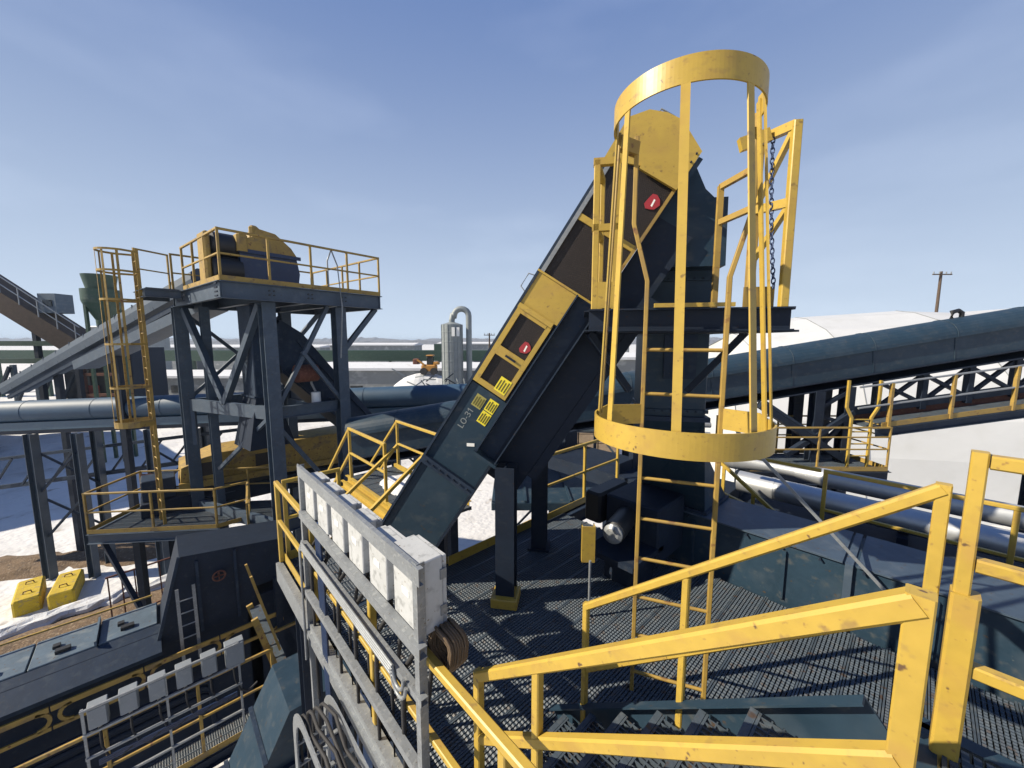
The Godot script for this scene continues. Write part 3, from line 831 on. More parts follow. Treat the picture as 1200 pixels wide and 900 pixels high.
	for q in [[2.33, 0.355, 0.065, -0.998], [4.10, 0.09, 0.075, -0.992]]:
		var blob := PackedVector2Array()
		for k in 9:
			var aa := TAU * k / 9.0
			blob.append(Vector2(q[0] + cos(aa) * q[2] * (1.0 + 0.18 * sin(k * 2.3)), q[1] + sin(aa) * q[2] * (0.85 + 0.15 * cos(k * 1.7))))
		var db := MB.new()
		db.prism(blob, at, q[3], q[3] + 0.008)
		var sk := part(db, "danger_sticker", M.red, c)
		db = MB.new()
		db.prism(PackedVector2Array([Vector2(q[0] - 0.035, q[1] - 0.02), Vector2(q[0] + 0.03, q[1] - 0.012), Vector2(q[0] + 0.032, q[1] + 0.004), Vector2(q[0] - 0.033, q[1] - 0.002)]), at, q[3] + 0.008, q[3] + 0.0095)
		part(db, "print", M.label_white, sk)
	var lb := MB.new()
	lb.box(Vector3(-1.945, 1.665, -0.999), Vector3(-1.86, 1.70, -0.996))
	part(lb, "name_plate", M.label_white, c)
	var tm := TextMesh.new()
	tm.text = "LO-31"
	tm.font_size = 12
	tm.pixel_size = 0.0075
	tm.depth = 0.002
	var to := MeshInstance3D.new()
	to.name = "lettering"
	to.mesh = tm
	to.material_override = M.galv_dull
	to.transform = world_of(c).affine_inverse() * FR * (at * Transform3D(Basis.IDENTITY, Vector3(1.36, 0.49, -0.998)))
	c.add_child(to, true)
	# legs
	for q in [[-1.5, -0.93, 1.5, "front leg with yellow foot"], [-1.26, -2.06, 1.95, "rear leg"]]:
		p_sweep(c, "leg", M.steel_shaded, [Vector3(q[0], 0.012, q[1]), Vector3(q[0], q[2], q[1])], MB.ibeam(0.2, 0.2, 0.016), Vector3.BACK)
	p_box(c, "leg_foot", M.yellow, Vector3(-1.64, 0.002, -1.04), Vector3(-1.36, 0.10, -0.76), 0.008)
	p_box(c, "leg_foot", M.steel_shaded, Vector3(-1.4, 0.002, -2.2), Vector3(-1.12, 0.03, -1.92))
	p_bar(c, "knee_brace", M.steel_shaded, Vector3(-1.5, 1.1, -0.95), Vector3(-1.26, 1.9, -2.0), 0.08, 0.08)
	for x in [-2.75, -2.45]:
		p_bar(c, "boot_leg", M.steel_shaded, Vector3(x, -0.4, -1.5), Vector3(x, 0.75, -1.5), 0.12, 0.12, Vector3.RIGHT)

	# chute from the head down into the deck box
	var h := thing("discharge_chute", "tall dark blue vertical chute standing behind the caged ladder", "chute", Vector3(0.2, 0.65, -1.5))
	p_box(h, "upper_casing", M.panel, Vector3(-0.08, 2.0, -2.1), Vector3(0.54, 4.2, -1.35), 0.01)
	var th := MB.new()
	th.prism(PackedVector2Array([Vector2(-0.06, 3.5), Vector2(-0.06, 3.95), Vector2(0.10, 4.22), Vector2(0.25, 4.44), Vector2(0.36, 4.20), Vector2(0.44, 4.12), Vector2(0.56, 4.12), Vector2(0.57, 3.5)]), Transform3D.IDENTITY, -2.08, -1.12)
	part(th, "throat", M.panel, h)
	p_box(h, "flange", M.steel, Vector3(-0.12, 1.95, -2.14), Vector3(0.58, 2.0, -1.31))
	var inv := FR.affine_inverse()
	var lo := [Vector3(4.85, 7.05, -2.55), Vector3(4.85, 7.05, -1.7), Vector3(5.58, 7.05, -1.7), Vector3(5.58, 7.05, -2.55)]
	var A := []
	for p in lo:
		A.append(inv * (p + Vector3(0, 0.04, 0)))
	var mb := MB.new()
	mb.loft(A, [Vector3(-0.08, 1.95, -1.35), Vector3(0.54, 1.95, -1.35), Vector3(0.54, 1.95, -2.1), Vector3(-0.08, 1.95, -2.1)])
	part(mb, "lower_hopper", M.panel, h)
	mb = MB.new()
	var A2 := []
	var A3 := []
	for p in lo:
		var o: Vector3 = (p - Vector3(5.215, 7.05, -2.125)) * 1.08 + Vector3(5.215, 7.053, -2.125)
		A2.append(inv * o)
		A3.append(inv * (o + Vector3(0, 0.035, 0)))
	mb.loft(A2, A3)
	part(mb, "base_flange", M.steel, h)
	for q in [2.04, 2.86, 3.4]:
		p_box(h, "seam_flange", M.panel, Vector3(-0.1, q, -2.12), Vector3(0.56, q + 0.035, -1.325))
		for k in 8:
			p_tube(h, "bolt", M.steel_shaded, Vector3(-0.06 + k * 0.083, q + 0.018, -1.326), Vector3(-0.06 + k * 0.083, q + 0.018, -1.312), 0.01, 6)
	p_box(h, "inspection_door", M.steel, Vector3(0.1, 2.4, -1.349), Vector3(0.42, 2.85, -1.33))

	# platform round the chute
	var pf := thing("service_platform", "small blue platform with yellow edge at the top of the caged ladder", "platform", Vector3(0, 3.0, -0.6))
	p_sweep(pf, "front_beam", M.steel_shaded, [Vector3(-0.70, 2.955, -0.22), Vector3(0.74, 2.955, -0.22)], MB.chan(0.07, 0.17, 0.012))
	p_sweep(pf, "side_beam", M.steel_shaded, [Vector3(-0.70, 2.953, -1.0), Vector3(-0.70, 2.953, -0.26)], MB.chan(0.07, 0.165, 0.012))
	p_sweep(pf, "side_beam", M.steel_shaded, [Vector3(0.74, 2.953, -0.26), Vector3(0.74, 2.953, -2.0)], MB.chan(0.07, 0.165, 0.012))
	planks(pf, -0.66, 0.70, -1.0, -0.28, 3.04, M.grating)
	p_box(pf, "lower_plate", M.steel_shaded, Vector3(-0.62, 2.86, -1.02), Vector3(0.78, 2.875, -0.20))
	p_bar(pf, "edge_strip", M.yellow, Vector3(-0.22, 3.06, -0.19), Vector3(0.34, 3.06, -0.19), 0.03, 0.03)
	for x in [-0.68, 0.7]:
		p_bar(pf, "bracket", M.steel_shaded, Vector3(x, 2.87, -0.9), Vector3(x * 0.4, 2.3, -1.1), 0.06, 0.06)

	var lg := thing("platform_guard", "narrow yellow guard frame left of the caged ladder on the small platform", "railing", Vector3(-0.6, 3.05, -0.4), "guards on the ladder platform")
	for q in [[-0.66, -0.26, 0.05], [-0.51, -0.26, 0.05], [-0.60, -0.62, 0.04]]:
		p_bar(lg, "post", M.yellow, Vector3(q[0], 3.04, q[1]), Vector3(q[0], 4.15, q[1]), q[2], q[2], Vector3.RIGHT, 0.006)
	for y in [4.14, 3.66]:
		p_bar(lg, "rail", M.yellow, Vector3(-0.69, y, -0.26), Vector3(-0.48, y, -0.26), 0.05, 0.05)
		p_bar(lg, "rail", M.yellow, Vector3(-0.66, y - 0.004, -0.28), Vector3(-0.60, y - 0.004, -0.62), 0.042, 0.042)
		p_bar(lg, "rail", M.yellow_old, Vector3(-0.51, y - 0.05, -0.28), Vector3(-0.45, y - 0.35, -0.95), 0.035, 0.035)
	p_box(lg, "toe_board", M.yellow, Vector3(-0.64, 3.05, -0.245), Vector3(-0.53, 3.25, -0.235))

	var rg := thing("platform_guard", "yellow braced guard frame with blue chain right of the caged ladder", "railing", Vector3(0.6, 3.05, -0.5), "guards on the ladder platform")
	var P := func(x: float, y: float, z: float) -> Vector3: return Vector3(x, y, z)
	p_bar(rg, "post", M.yellow, Vector3(0.67, 3.04, -0.22), Vector3(0.67, 4.29, -0.22), 0.055, 0.055, Vector3.RIGHT, 0.006)
	p_bar(rg, "post", M.yellow_old, Vector3(0.55, 3.04, -0.5), Vector3(0.55, 4.36, -0.5), 0.06, 0.06, Vector3.RIGHT, 0.006)
	for y in [4.27, 3.76]:
		p_bar(rg, "rail", M.yellow, Vector3(0.67, y, -0.22), Vector3(0.55, y + 0.04, -0.5), 0.05, 0.06)
	p_bar(rg, "brace", M.yellow, Vector3(0.56, 3.85, -0.48), Vector3(0.665, 4.25, -0.24), 0.04, 0.03)
	p_bar(rg, "brace", M.yellow, Vector3(0.555, 3.42, -0.48), Vector3(0.665, 3.74, -0.24), 0.04, 0.03)
	p_box(rg, "toe_board", M.yellow_old, Vector3(0.45, 3.05, -0.35), Vector3(0.66, 3.2, -0.335))
	p_bar(rg, "top_bar", M.yellow, Vector3(0.36, 4.22, -0.35), Vector3(0.56, 4.28, -0.36), 0.05, 0.09)
	p_bar(rg, "rear_post", M.yellow_old, Vector3(0.42, 3.04, -0.9), Vector3(0.42, 4.14, -0.9), 0.045, 0.045, Vector3.RIGHT)
	for y in [4.13, 3.83]:
		p_bar(rg, "rail", M.yellow_old, Vector3(0.42, y, -0.9), Vector3(0.56, y, -0.5), 0.04, 0.045)
	var chain := thing("safety_chain", "dark blue link chain hanging in the right yellow guard frame", "chain", Vector3(0.6, 3.2, -0.33))
	var lk := MB.new()
	for k in 30:
		var f := k / 29.0
		var p := Vector3(0.585 + 0.05 * f * f, lerpf(4.24, 3.2, f), -0.36 + 0.06 * f)
		var ring := []
		for j in 10:
			var a := TAU * j / 10.0
			var o := Vector3(cos(a) * 0.013, sin(a) * 0.024, 0)
			if k % 2 == 1:
				o = Vector3(0, o.y, o.x)
			ring.append(p + o)
		lk.sweep(ring, MB.circ(0.0045, 5), Vector3.BACK if k % 2 == 0 else Vector3.RIGHT, true, true)
	part(lk, "links", M.chain, chain)

	# caged ladder
	frame(Vector3(2.745, DECK, -1.165), -63)
	var l := thing("caged_ladder", "tall yellow ladder with a round safety cage in the middle", "ladder", Vector3(0, 0, 0))
	for s in [-1, 1]:
		var x: float = 0.26 * s
		p_sweep(l, "stringer", M.yellow_old, [Vector3(x, 0.0, 0), Vector3(x, 3.22, 0), Vector3(x * 1.4, 3.62, 0.0), Vector3(x * 1.4, 4.2, 0.0)], MB.rect(0.03, 0.05, 0.004), Vector3.BACK)
	for k in 9:
		p_tube(l, "rung", M.yellow_old, Vector3(-0.26, 0.155 + k * 0.322, 0), Vector3(0.26, 0.155 + k * 0.322, 0), 0.0135, 8)
	var cage := Node3D.new()
	cage.name = "cage"
	l.add_child(cage)
	var bot := [Vector3(-0.27, 2.26, 0.02), Vector3(-0.50, 2.26, 0.13)]
	bot.append_array(arc(Vector3(-0.04, 2.26, 0.41), 0.505, 0.46, -100, 100, 64))
	bot.append_array([Vector3(0.46, 2.26, 0.13), Vector3(0.27, 2.26, 0.02)])
	p_sweep(cage, "bottom_hoop", M.yellow, bot, MB.rect(0.01, 0.145, 0.0))
	var top := arc(Vector3(-0.07, 4.20, 0.2), 0.425, 0.425, -104, 104, 72)
	p_sweep(cage, "top_hoop", M.yellow, top, MB.rect(0.01, 0.135, 0.0))
	for a in [-96, -52, -4, 44, 84, 100]:
		var r := deg_to_rad(a)
		var p0 := Vector3(-0.04 + sin(r) * 0.494, 2.24, 0.41 + cos(r) * 0.449)
		var p1 := Vector3(-0.07 + sin(r) * 0.413, 4.23, 0.2 + cos(r) * 0.413)
		p_bar(cage, "cage_bar", M.yellow, p0, p1, 0.048, 0.009, Vector3(sin(r), 0, cos(r)))
	for s in [-1, 1]:
		p_bar(cage, "hoop_bracket", M.yellow_old, Vector3(0.36 * s, 4.12, 0.0), Vector3(-0.07 + 0.405 * s, 4.14, 0.1), 0.05, 0.09)
	# two slim bars behind on the left of the cage
	p_tube(cage, "cage_rod", M.yellow_old, Vector3(-0.525, 2.3, 0.30), Vector3(-0.47, 4.2, 0.1), 0.010, 6)

func mesh_window(par: Node3D, at: Transform3D, s0: float, s1: float, t0: float, t1: float, z: float) -> void:   # dark expanded-metal panel: a plate with a fine raised lattice
	var b := MB.new()
	b.prism(PackedVector2Array([Vector2(s0, t0), Vector2(s1, t0), Vector2(s1, t1), Vector2(s0, t1)]), at, z - 0.004, z)
	var w := part(b, "mesh_panel", M.black, par)
	b = MB.new()
	var g := 0.024
	var k := int((s1 - s0 + t1 - t0) / g)
	for sgn in [1, -1]:
		for i in k:
			var o := (i + 0.5) * g
			# line s - s0 + sgn' t = o clipped to the rectangle
			var p: Array = []
			var L := s1 - s0
			var H := t1 - t0
			var a0 := maxf(0.0, o - H)
			var a1 := minf(L, o)
			if a1 - a0 < 0.01:
				continue
			var y0 := o - a0
			var y1 := o - a1
			if sgn < 0:
				y0 = H - y0
				y1 = H - y1
			b.bar(at * Vector3(s0 + a0, t0 + y0, z + 0.003), at * Vector3(s0 + a1, t0 + y1, z + 0.003), 0.006, 0.004, at.basis * Vector3.BACK)
	var o := part(b, "mesh_wire", M.mesh, w)
	o.set_meta("kind", "stuff")

# ---------------------------------------------------------------- the tower on the left with its drive, ladder and lower walkway
func tower() -> void:
	frame(Vector3(1.19, 0, -10.67), 9)
	var t := thing("steel_tower", "dark blue steel tower carrying a railed platform, at left", "tower", Vector3(1.9, 0, -2.1))
	var Y := 10.52
	# floor and edge beams
	for q in [[Vector3(0, Y - 0.2, 0), Vector3(4.0, Y - 0.2, 0), M.faded], [Vector3(4.0, Y - 0.2, 0), Vector3(4.0, Y - 0.2, -4.2), M.faded], [Vector3(4.0, Y - 0.2, -4.2), Vector3(0, Y - 0.2, -4.2), M.faded], [Vector3(0, Y - 0.2, -4.2), Vector3(0, Y - 0.2, 0), M.faded]]:
		p_sweep(t, "edge_beam", q[2], [q[0], q[1]], MB.chan(0.1, 0.38, 0.016))
	for x in [1.0, 1.9, 2.8]:
		p_sweep(t, "joist", M.faded, [Vector3(x, Y - 0.22, -0.06), Vector3(x, Y - 0.22, -4.14)], MB.ibeam(0.14, 0.3, 0.016))
	planks(t, 0.02, 3.98, -4.18, -0.02, Y + 0.01, M.grating)
	# side landing towards the ladder
	planks(t, -0.74, -0.08, -4.18, -2.95, Y + 0.01, M.grating)
	for q in [[Vector3(-0.78, Y - 0.13, -4.2), Vector3(-0.78, Y - 0.13, -2.95)], [Vector3(-0.78, Y - 0.13, -2.92), Vector3(-0.07, Y - 0.13, -2.92)], [Vector3(-0.07, Y - 0.13, -4.2), Vector3(-0.78, Y - 0.13, -4.2)]]:
		p_sweep(t, "edge_beam", M.faded, q, MB.chan(0.07, 0.2, 0.012))
	# legs and bracing
	var legs := [[1.0, -0.32], [2.82, -0.32], [2.82, -3.9], [0.05, -3.9]]
	for l in legs:
		p_sweep(t, "leg", M.faded, [Vector3(l[0], 0, l[1]), Vector3(l[0], Y - 0.4, l[1])], MB.ibeam(0.3, 0.3, 0.024), Vector3.BACK)
		p_box(t, "leg_foot", M.concrete, Vector3(l[0] - 0.4, -0.1, l[1] - 0.4), Vector3(l[0] + 0.4, 0.25, l[1] + 0.4))
	p_sweep(t, "leg", M.faded, [Vector3(0.45, 4.2, -3.2), Vector3(0.45, Y - 0.4, -3.2)], MB.ibeam(0.2, 0.2, 0.016), Vector3.BACK)
	for y in [7.35, 4.3]:
		p_sweep(t, "girt", M.faded, [Vector3(1.16, y, -0.32), Vector3(2.66, y, -0.32)], MB.ibeam(0.16, 0.3, 0.016))
		p_sweep(t, "girt", M.faded, [Vector3(0.98, y, -0.48), Vector3(0.1, y, -3.75)], MB.chan(0.12, 0.34, 0.016))
		p_sweep(t, "girt", M.faded, [Vector3(0.2, y, -3.9), Vector3(2.66, y, -3.9)], MB.ibeam(0.16, 0.3, 0.016))
		p_sweep(t, "girt", M.faded, [Vector3(2.82, y, -0.48), Vector3(2.82, y, -3.75)], MB.ibeam(0.16, 0.3, 0.016))
	var B := func(a: Vector3, b: Vector3, w: float) -> void: p_bar(t, "brace", M.faded, a, b, w, w)
	B.call(Vector3(0.92, Y - 0.45, -0.5), Vector3(0.5, 7.5, -2.2), 0.15)
	B.call(Vector3(0.12, Y - 0.45, -3.7), Vector3(0.5, 7.5, -2.2), 0.15)
	B.call(Vector3(0.1, Y - 0.5, -3.85), Vector3(2.7, 7.5, -3.85), 0.09)
	B.call(Vector3(2.7, Y - 0.5, -3.92), Vector3(0.1, 7.5, -3.92), 0.09)
	B.call(Vector3(2.5, Y - 0.4, -0.3), Vector3(1.1, 7.5, -0.3), 0.1)
	B.call(Vector3(1.75, 8.9, -0.26), Vector3(2.75, 7.5, -0.26), 0.09)
	B.call(Vector3(3.98, Y - 0.38, -0.3), Vector3(2.9, 8.9, -0.3), 0.13)
	B.call(Vector3(3.98, Y - 0.38, -3.9), Vector3(2.9, 8.9, -3.9), 0.13)
	B.call(Vector3(0.95, 7.2, -0.55), Vector3(0.35, 5.6, -2.6), 0.09)
	B.call(Vector3(0.1, 7.2, -3.7), Vector3(0.05, 6.2, -3.5), 0.09)
	B.call(Vector3(1.0, 7.1, -0.3), Vector3(2.7, 4.5, -0.3), 0.1)
	# bolts on the corner, pale lettering on the left beam
	for k in 4:
		p_box(t, "bolt_clip", M.steel_shaded, Vector3(-0.075, Y - 0.36 + k * 0.09, -0.16), Vector3(-0.05, Y - 0.33 + k * 0.09, 0.02))
	for x in [1.0, 1.9, 2.8]:
		for k in 4:
			p_tube(t, "bolt", M.black, Vector3(x - 0.05 + (k % 2) * 0.1, Y - 0.25 + (k / 2) * 0.1, 0.05), Vector3(x - 0.05 + (k % 2) * 0.1, Y - 0.25 + (k / 2) * 0.1, 0.075), 0.022, 6)
	var tm := TextMesh.new()
	tm.text = "NUTNS"
	tm.font_size = 16
	tm.pixel_size = 0.016
	tm.depth = 0.003
	var to := MeshInstance3D.new()
	to.name = "lettering"
	to.mesh = tm
	to.material_override = M.steel_shaded
	to.transform = Transform3D(Basis(Vector3.UP, -PI / 2), Vector3(-0.055 - 1.9, Y - 0.2, -3.1 + 2.1))
	t.add_child(to, true)
	# railing of the platform
	railing(t, [Vector3(0.03, Y, -3.0), Vector3(0.03, Y, -0.03), Vector3(3.97, Y, -0.03), Vector3(3.97, Y, -4.17), Vector3(0.03, Y, -4.17)], M.yellow_old, 1.1, 0.05, true, 1.05)
	p_pipe(t, "cable", M.galv, [Vector3(2.5, Y + 0.1, -0.15), Vector3(2.48, Y + 0.8, -0.12), Vector3(2.58, Y + 1.1, -0.08), Vector3(2.7, Y + 0.7, -0.02), Vector3(2.72, Y - 0.4, 0.1), Vector3(2.72, 8.7, -0.1)], 0.02)

	# drive standing on the platform
	var d := thing("conveyor_drive", "blue machine housing with rounded yellow top on the tower platform", "machine", Vector3(1.3, Y, -1.5))
	var prof := PackedVector2Array([Vector2(0.75, 0.0), Vector2(2.05, 0.0), Vector2(2.12, 0.45), Vector2(2.05, 0.85), Vector2(0.72, 0.85)])
	var mb := MB.new()
	mb.prism(prof, Transform3D(Basis.IDENTITY, Vector3(0, Y + 0.03, 0)), -2.1, -0.95)
	part(mb, "housing", M.vivid_blue, d)
	mb = MB.new()
	mb.prism(PackedVector2Array([Vector2(0.70, 0.86), Vector2(2.08, 0.86), Vector2(1.92, 1.10), Vector2(1.55, 1.40), Vector2(1.12, 1.46), Vector2(1.0, 1.22), Vector2(0.72, 1.12)]), Transform3D(Basis.IDENTITY, Vector3(0, Y + 0.03, 0)), -2.12, -0.93)
	part(mb, "hood", M.yellow_old, d)
	p_box(d, "seam_bar", M.vivid_blue, Vector3(0.68, Y + 0.84, -0.93), Vector3(2.14, Y + 0.93, -0.89))
	mb = MB.new()
	mb.lathe(Vector3(0.18, Y + 0.98, -1.25), [[0, 0], [0.26, 0.0], [0.3, 0.05], [0.3, 0.55], [0.2, 0.6], [0, 0.6]], 20, Vector3(1, 0, 0))
	part(mb, "motor", M.black, d)
	mb = MB.new()
	mb.lathe(Vector3(0.15, Y + 0.38, -1.2), [[0, 0], [0.3, 0.0], [0.34, 0.05], [0.34, 0.62], [0, 0.62]], 20, Vector3(1, 0, 0))
	part(mb, "gearbox", M.black, d)
	p_box(d, "belt_guard", M.yellow_old, Vector3(0.02, Y + 0.05, -1.5), Vector3(0.14, Y + 1.22, -0.95), 0.03)
	p_box(d, "guard_cap", M.yellow_old, Vector3(0.66, Y + 0.86, -1.2), Vector3(0.9, Y + 1.3, -0.86), 0.05)
	p_box(d, "guard_cap", M.yellow_old, Vector3(0.98, Y + 1.25, -1.1), Vector3(1.2, Y + 1.56, -0.95), 0.05)

	# ladder with cage on the left side of the tower
	var l := thing("caged_ladder", "long rusty yellow caged ladder on the left tower side", "ladder", Vector3(-0.8, 4.2, -3.5))
	for z in [-3.28, -3.72]:
		p_bar(l, "stringer", M.yellow_old, Vector3(-0.8, 4.2, z), Vector3(-0.8, 11.5, z), 0.02, 0.07, Vector3.RIGHT)
	var y := 4.5
	while y < 11.4:
		p_tube(l, "rung", M.yellow_old, Vector3(-0.8, y, -3.72), Vector3(-0.8, y, -3.28), 0.016, 6)
		y += 0.305
	var cage := Node3D.new()
	cage.name = "cage"
	l.add_child(cage)
	for hy in [7.05, 8.0, 9.1, 10.2, 10.9, 11.4]:
		var pts := [Vector3(-0.8, hy, -3.22)]
		for k in 13:
			var a := PI * k / 12.0
			pts.append(Vector3(-1.1 - sin(a) * 0.42, hy, -3.5 + cos(a) * 0.38))
		pts.append(Vector3(-0.8, hy, -3.78))
		p_sweep(cage, "hoop", M.yellow_old, pts, MB.rect(0.008, 0.16 if hy < 7.2 else 0.05, 0))
	for a in [10, 50, 90, 130, 170]:
		var r := deg_to_rad(a)
		p_bar(cage, "cage_bar", M.yellow_old, Vector3(-1.1 - sin(r) * 0.41, 7.0, -3.5 + cos(r) * 0.37), Vector3(-1.1 - sin(r) * 0.41, 11.42, -3.5 + cos(r) * 0.37), 0.05, 0.008, Vector3(-sin(r), 0, cos(r)))
	railing(l, [Vector3(-0.78, 10.5, -3.75), Vector3(-0.05, 10.5, -4.12)], M.yellow_old, 1.07, 0.04, false)

	# chute conveyor coming down from the tower to the right
	var c := thing("inclined_conveyor", "dark blue enclosed conveyor slanting down rightward from the tower", "conveyor", Vector3(3.2, 6, -1.5))
	mb = MB.new()
	mb.prism(PackedVector2Array([Vector2(1.55, 9.75), Vector2(1.3, 9.3), Vector2(1.55, 8.3), Vector2(3.9, 5.9), Vector2(4.7, 6.1), Vector2(2.1, 9.4)]), Transform3D.IDENTITY, -2.1, -1.0)
	part(mb, "casing", M.steel, c)
	p_bar(c, "edge_flange", M.steel, Vector3(1.95, 9.2, -0.97), Vector3(4.45, 6.25, -0.97), 0.04, 0.07)
	p_bar(c, "edge_flange", M.steel, Vector3(1.6, 8.4, -0.97), Vector3(3.8, 6.0, -0.97), 0.04, 0.07)
	p_tube(c, "motor", M.rust, Vector3(1.7, 8.3, -0.6), Vector3(2.25, 8.3, -0.6), 0.24, 14)
	p_tube(c, "junction_box", M.label_white, Vector3(2.2, 7.3, -0.6), Vector3(2.2, 7.75, -0.6), 0.12, 10)
	p_pipe(c, "conduit", M.galv, [Vector3(2.2, 7.75, -0.6), Vector3(2.1, 8.0, -0.6), Vector3(2.05, 8.4, -0.6)], 0.03)
	var v := thing("vertical_chute", "grey blue vertical chute hanging under the tower platform", "chute", Vector3(1.0, 6.5, -1.4))
	p_box(v, "casing", M.steel, Vector3(0.85, 7.75, -1.9), Vector3(1.35, 10.1, -1.0), 0.02)
	mb = MB.new()
	mb.loft([Vector3(0.6, 6.35, -2.1), Vector3(1.7, 6.35, -2.1), Vector3(1.7, 6.35, -0.9), Vector3(0.6, 6.35, -0.9)], [Vector3(0.85, 7.7, -1.9), Vector3(1.35, 7.7, -1.9), Vector3(1.35, 7.7, -1.0), Vector3(0.85, 7.7, -1.0)])
	part(mb, "hopper", M.steel_shaded, v)
	p_box(v, "flange", M.steel, Vector3(0.8, 7.7, -1.95), Vector3(1.4, 7.75, -0.95))

	# walkway below the ladder
	var o := FR * Vector3(-2.08, 0, -4.07)
	frame(o, -37)
	var w := thing("lower_walkway", "grey grating walkway with yellow railings at the foot of tower ladder", "walkway", Vector3(1.5, 4.2, -0.8))
	planks(w, -0.1, 3.0, -1.75, -0.02, 4.2, M.grating)
	planks(w, 3.02, 4.6, -1.75, -0.3, 4.2, M.grating)
	p_sweep(w, "edge_beam", M.faded, [Vector3(-0.15, 4.05, 0.0), Vector3(3.05, 4.05, 0.0)], MB.chan(0.08, 0.26, 0.012))
	p_sweep(w, "edge_beam", M.faded, [Vector3(-0.15, 4.05, -1.75), Vector3(-0.15, 4.05, -0.04)], MB.chan(0.08, 0.26, 0.012))
	p_sweep(w, "edge_beam", M.faded, [Vector3(-0.15, 4.05, -1.78), Vector3(4.6, 4.05, -1.78)], MB.chan(0.08, 0.26, 0.012))
	p_sweep(w, "edge_beam", M.faded, [Vector3(3.6, 4.05, -0.4), Vector3(4.4, 4.05, 1.1)], MB.chan(0.08, 0.26, 0.012))
	railing(w, [Vector3(-0.12, 4.2, -1.72), Vector3(-0.12, 4.2, -0.02), Vector3(3.0, 4.2, -0.02), Vector3(3.55, 4.2, -0.5)], M.yellow_old, 1.07, 0.05, true, 1.6)
	railing(w, [Vector3(3.6, 4.2, -0.45), Vector3(4.4, 4.2, 1.05)], M.yellow_old, 1.07, 0.05, true, 1.6)
	railing(w, [Vector3(-0.12, 4.2, -1.74), Vector3(4.4, 4.2, -1.74)], M.yellow_old, 1.07, 0.045, false, 1.6)
	p_box(w, "rusty_plate", M.rust, Vector3(-0.1, 4.25, -1.71), Vector3(0.35, 5.2, -1.69))
	for x in [0.3, 2.6]:
		p_bar(w, "support", M.steel_shaded, Vector3(x, 0, -0.9), Vector3(x, 3.95, -0.9), 0.18, 0.18, Vector3.RIGHT)
	p_bar(w, "support", M.steel_shaded, Vector3(2.2, 3.95, -0.2), Vector3(3.4, 2.2, 0.4), 0.14, 0.14)
	p_bar(w, "support", M.steel_shaded, Vector3(0.0, 3.95, -0.2), Vector3(1.4, 2.2, 0.5), 0.1, 0.1)

	# yellow covered conveyor passing under the tower
	frame(Vector3.ZERO)
	var yc := thing("covered_conveyor", "dirty yellow conveyor cover with square windows under the tower", "conveyor", Vector3(3.2, 0, -15))
	mb = MB.new()
	mb.loft([Vector3(0.28, 4.87, -14.5), Vector3(6.9, 4.65, -14.5), Vector3(6.9, 5.82, -14.5), Vector3(1.2, 5.78, -14.5), Vector3(0.34, 5.48, -14.5)], [Vector3(0.28, 4.87, -15.9), Vector3(6.9, 4.65, -15.9), Vector3(6.9, 5.82, -15.9), Vector3(1.2, 5.78, -15.9), Vector3(0.34, 5.48, -15.9)])
	part(mb, "cover", M.yellow_old, yc)
	p_bar(yc, "lip", M.yellow_old, Vector3(0.25, 4.95, -14.45), Vector3(6.9, 4.74, -14.45), 0.07, 0.2)
	for x in [0.72, 2.16]:
		p_box(yc, "window", M.mesh, Vector3(x, 5.15, -14.48), Vector3(x + 0.38, 5.55, -14.46))
		p_box(yc, "window_frame", M.yellow_old, Vector3(x - 0.03, 5.11, -14.498), Vector3(x + 0.41, 5.59, -14.47))
	for x in [1.56, 3.3, 5.0]:
		p_box(yc, "seam", M.yellow_old, Vector3(x, 5.06, -14.495), Vector3(x + 0.05, 5.79, -14.465))
	p_box(yc, "trough", M.steel_shaded, Vector3(-0.6, 4.1, -15.8), Vector3(7.0, 4.6, -14.6), 0.02)
	p_box(yc, "tail_box", M.steel, Vector3(-0.55, 4.62, -15.6), Vector3(0.2, 5.2, -14.8), 0.02)
	for x in [0.0, 3.4, 6.4]:
		p_bar(yc, "leg", M.steel_shaded, Vector3(x, 0, -15.2), Vector3(x, 4.1, -15.2), 0.2, 0.2, Vector3.RIGHT)

	# small platform and stair between the tower and the deck
	var s := thing("link_platform", "small grating platform with yellow rails between tower and main deck", "platform", Vector3(3.2, DECK, -6.5))
	planks(s, 2.75, 3.75, -7.9, -5.1, DECK, M.grating)
	for x in [2.72, 2.62]:
		p_sweep(s, "edge_beam", M.yellow, [Vector3(x, DECK - 0.02 - (2.72 - x) * 0.8, -7.9), Vector3(x, DECK - 0.02 - (2.72 - x) * 0.8, -5.1)], MB.chan(0.06, 0.14, 0.01))
	p_sweep(s, "edge_beam", M.yellow, [Vector3(3.78, DECK - 0.02, -5.1), Vector3(3.78, DECK - 0.02, -7.9)], MB.chan(0.06, 0.16, 0.01))
	railing(s, [Vector3(2.74, DECK, -7.7), Vector3(2.74, DECK, -6.1)], M.yellow, 1.05, 0.05, false, 1.6)
	railing(s, [Vector3(3.76, DECK, -7.7), Vector3(3.76, DECK, -5.2)], M.yellow, 1.05, 0.05, true, 2.4)
	for x in [2.74, 3.76]:
		for h in [1.05, 0.55]:
			p_bar(s, "stair_rail", M.yellow, Vector3(x, DECK + h, -7.7), Vector3(x, DECK + h - 1.3, -9.2), 0.045, 0.045)
	for z in [-6.05, -5.2]:
		p_bar(s, "stair_rail", M.yellow, Vector3(2.95, DECK + 1.0, z), Vector3(1.9, DECK + 0.25, z), 0.05, 0.05)
	p_bar(s, "stair_rail", M.yellow, Vector3(2.95, DECK + 1.0, -5.2), Vector3(2.95, DECK, -5.2), 0.045, 0.045, Vector3.RIGHT)
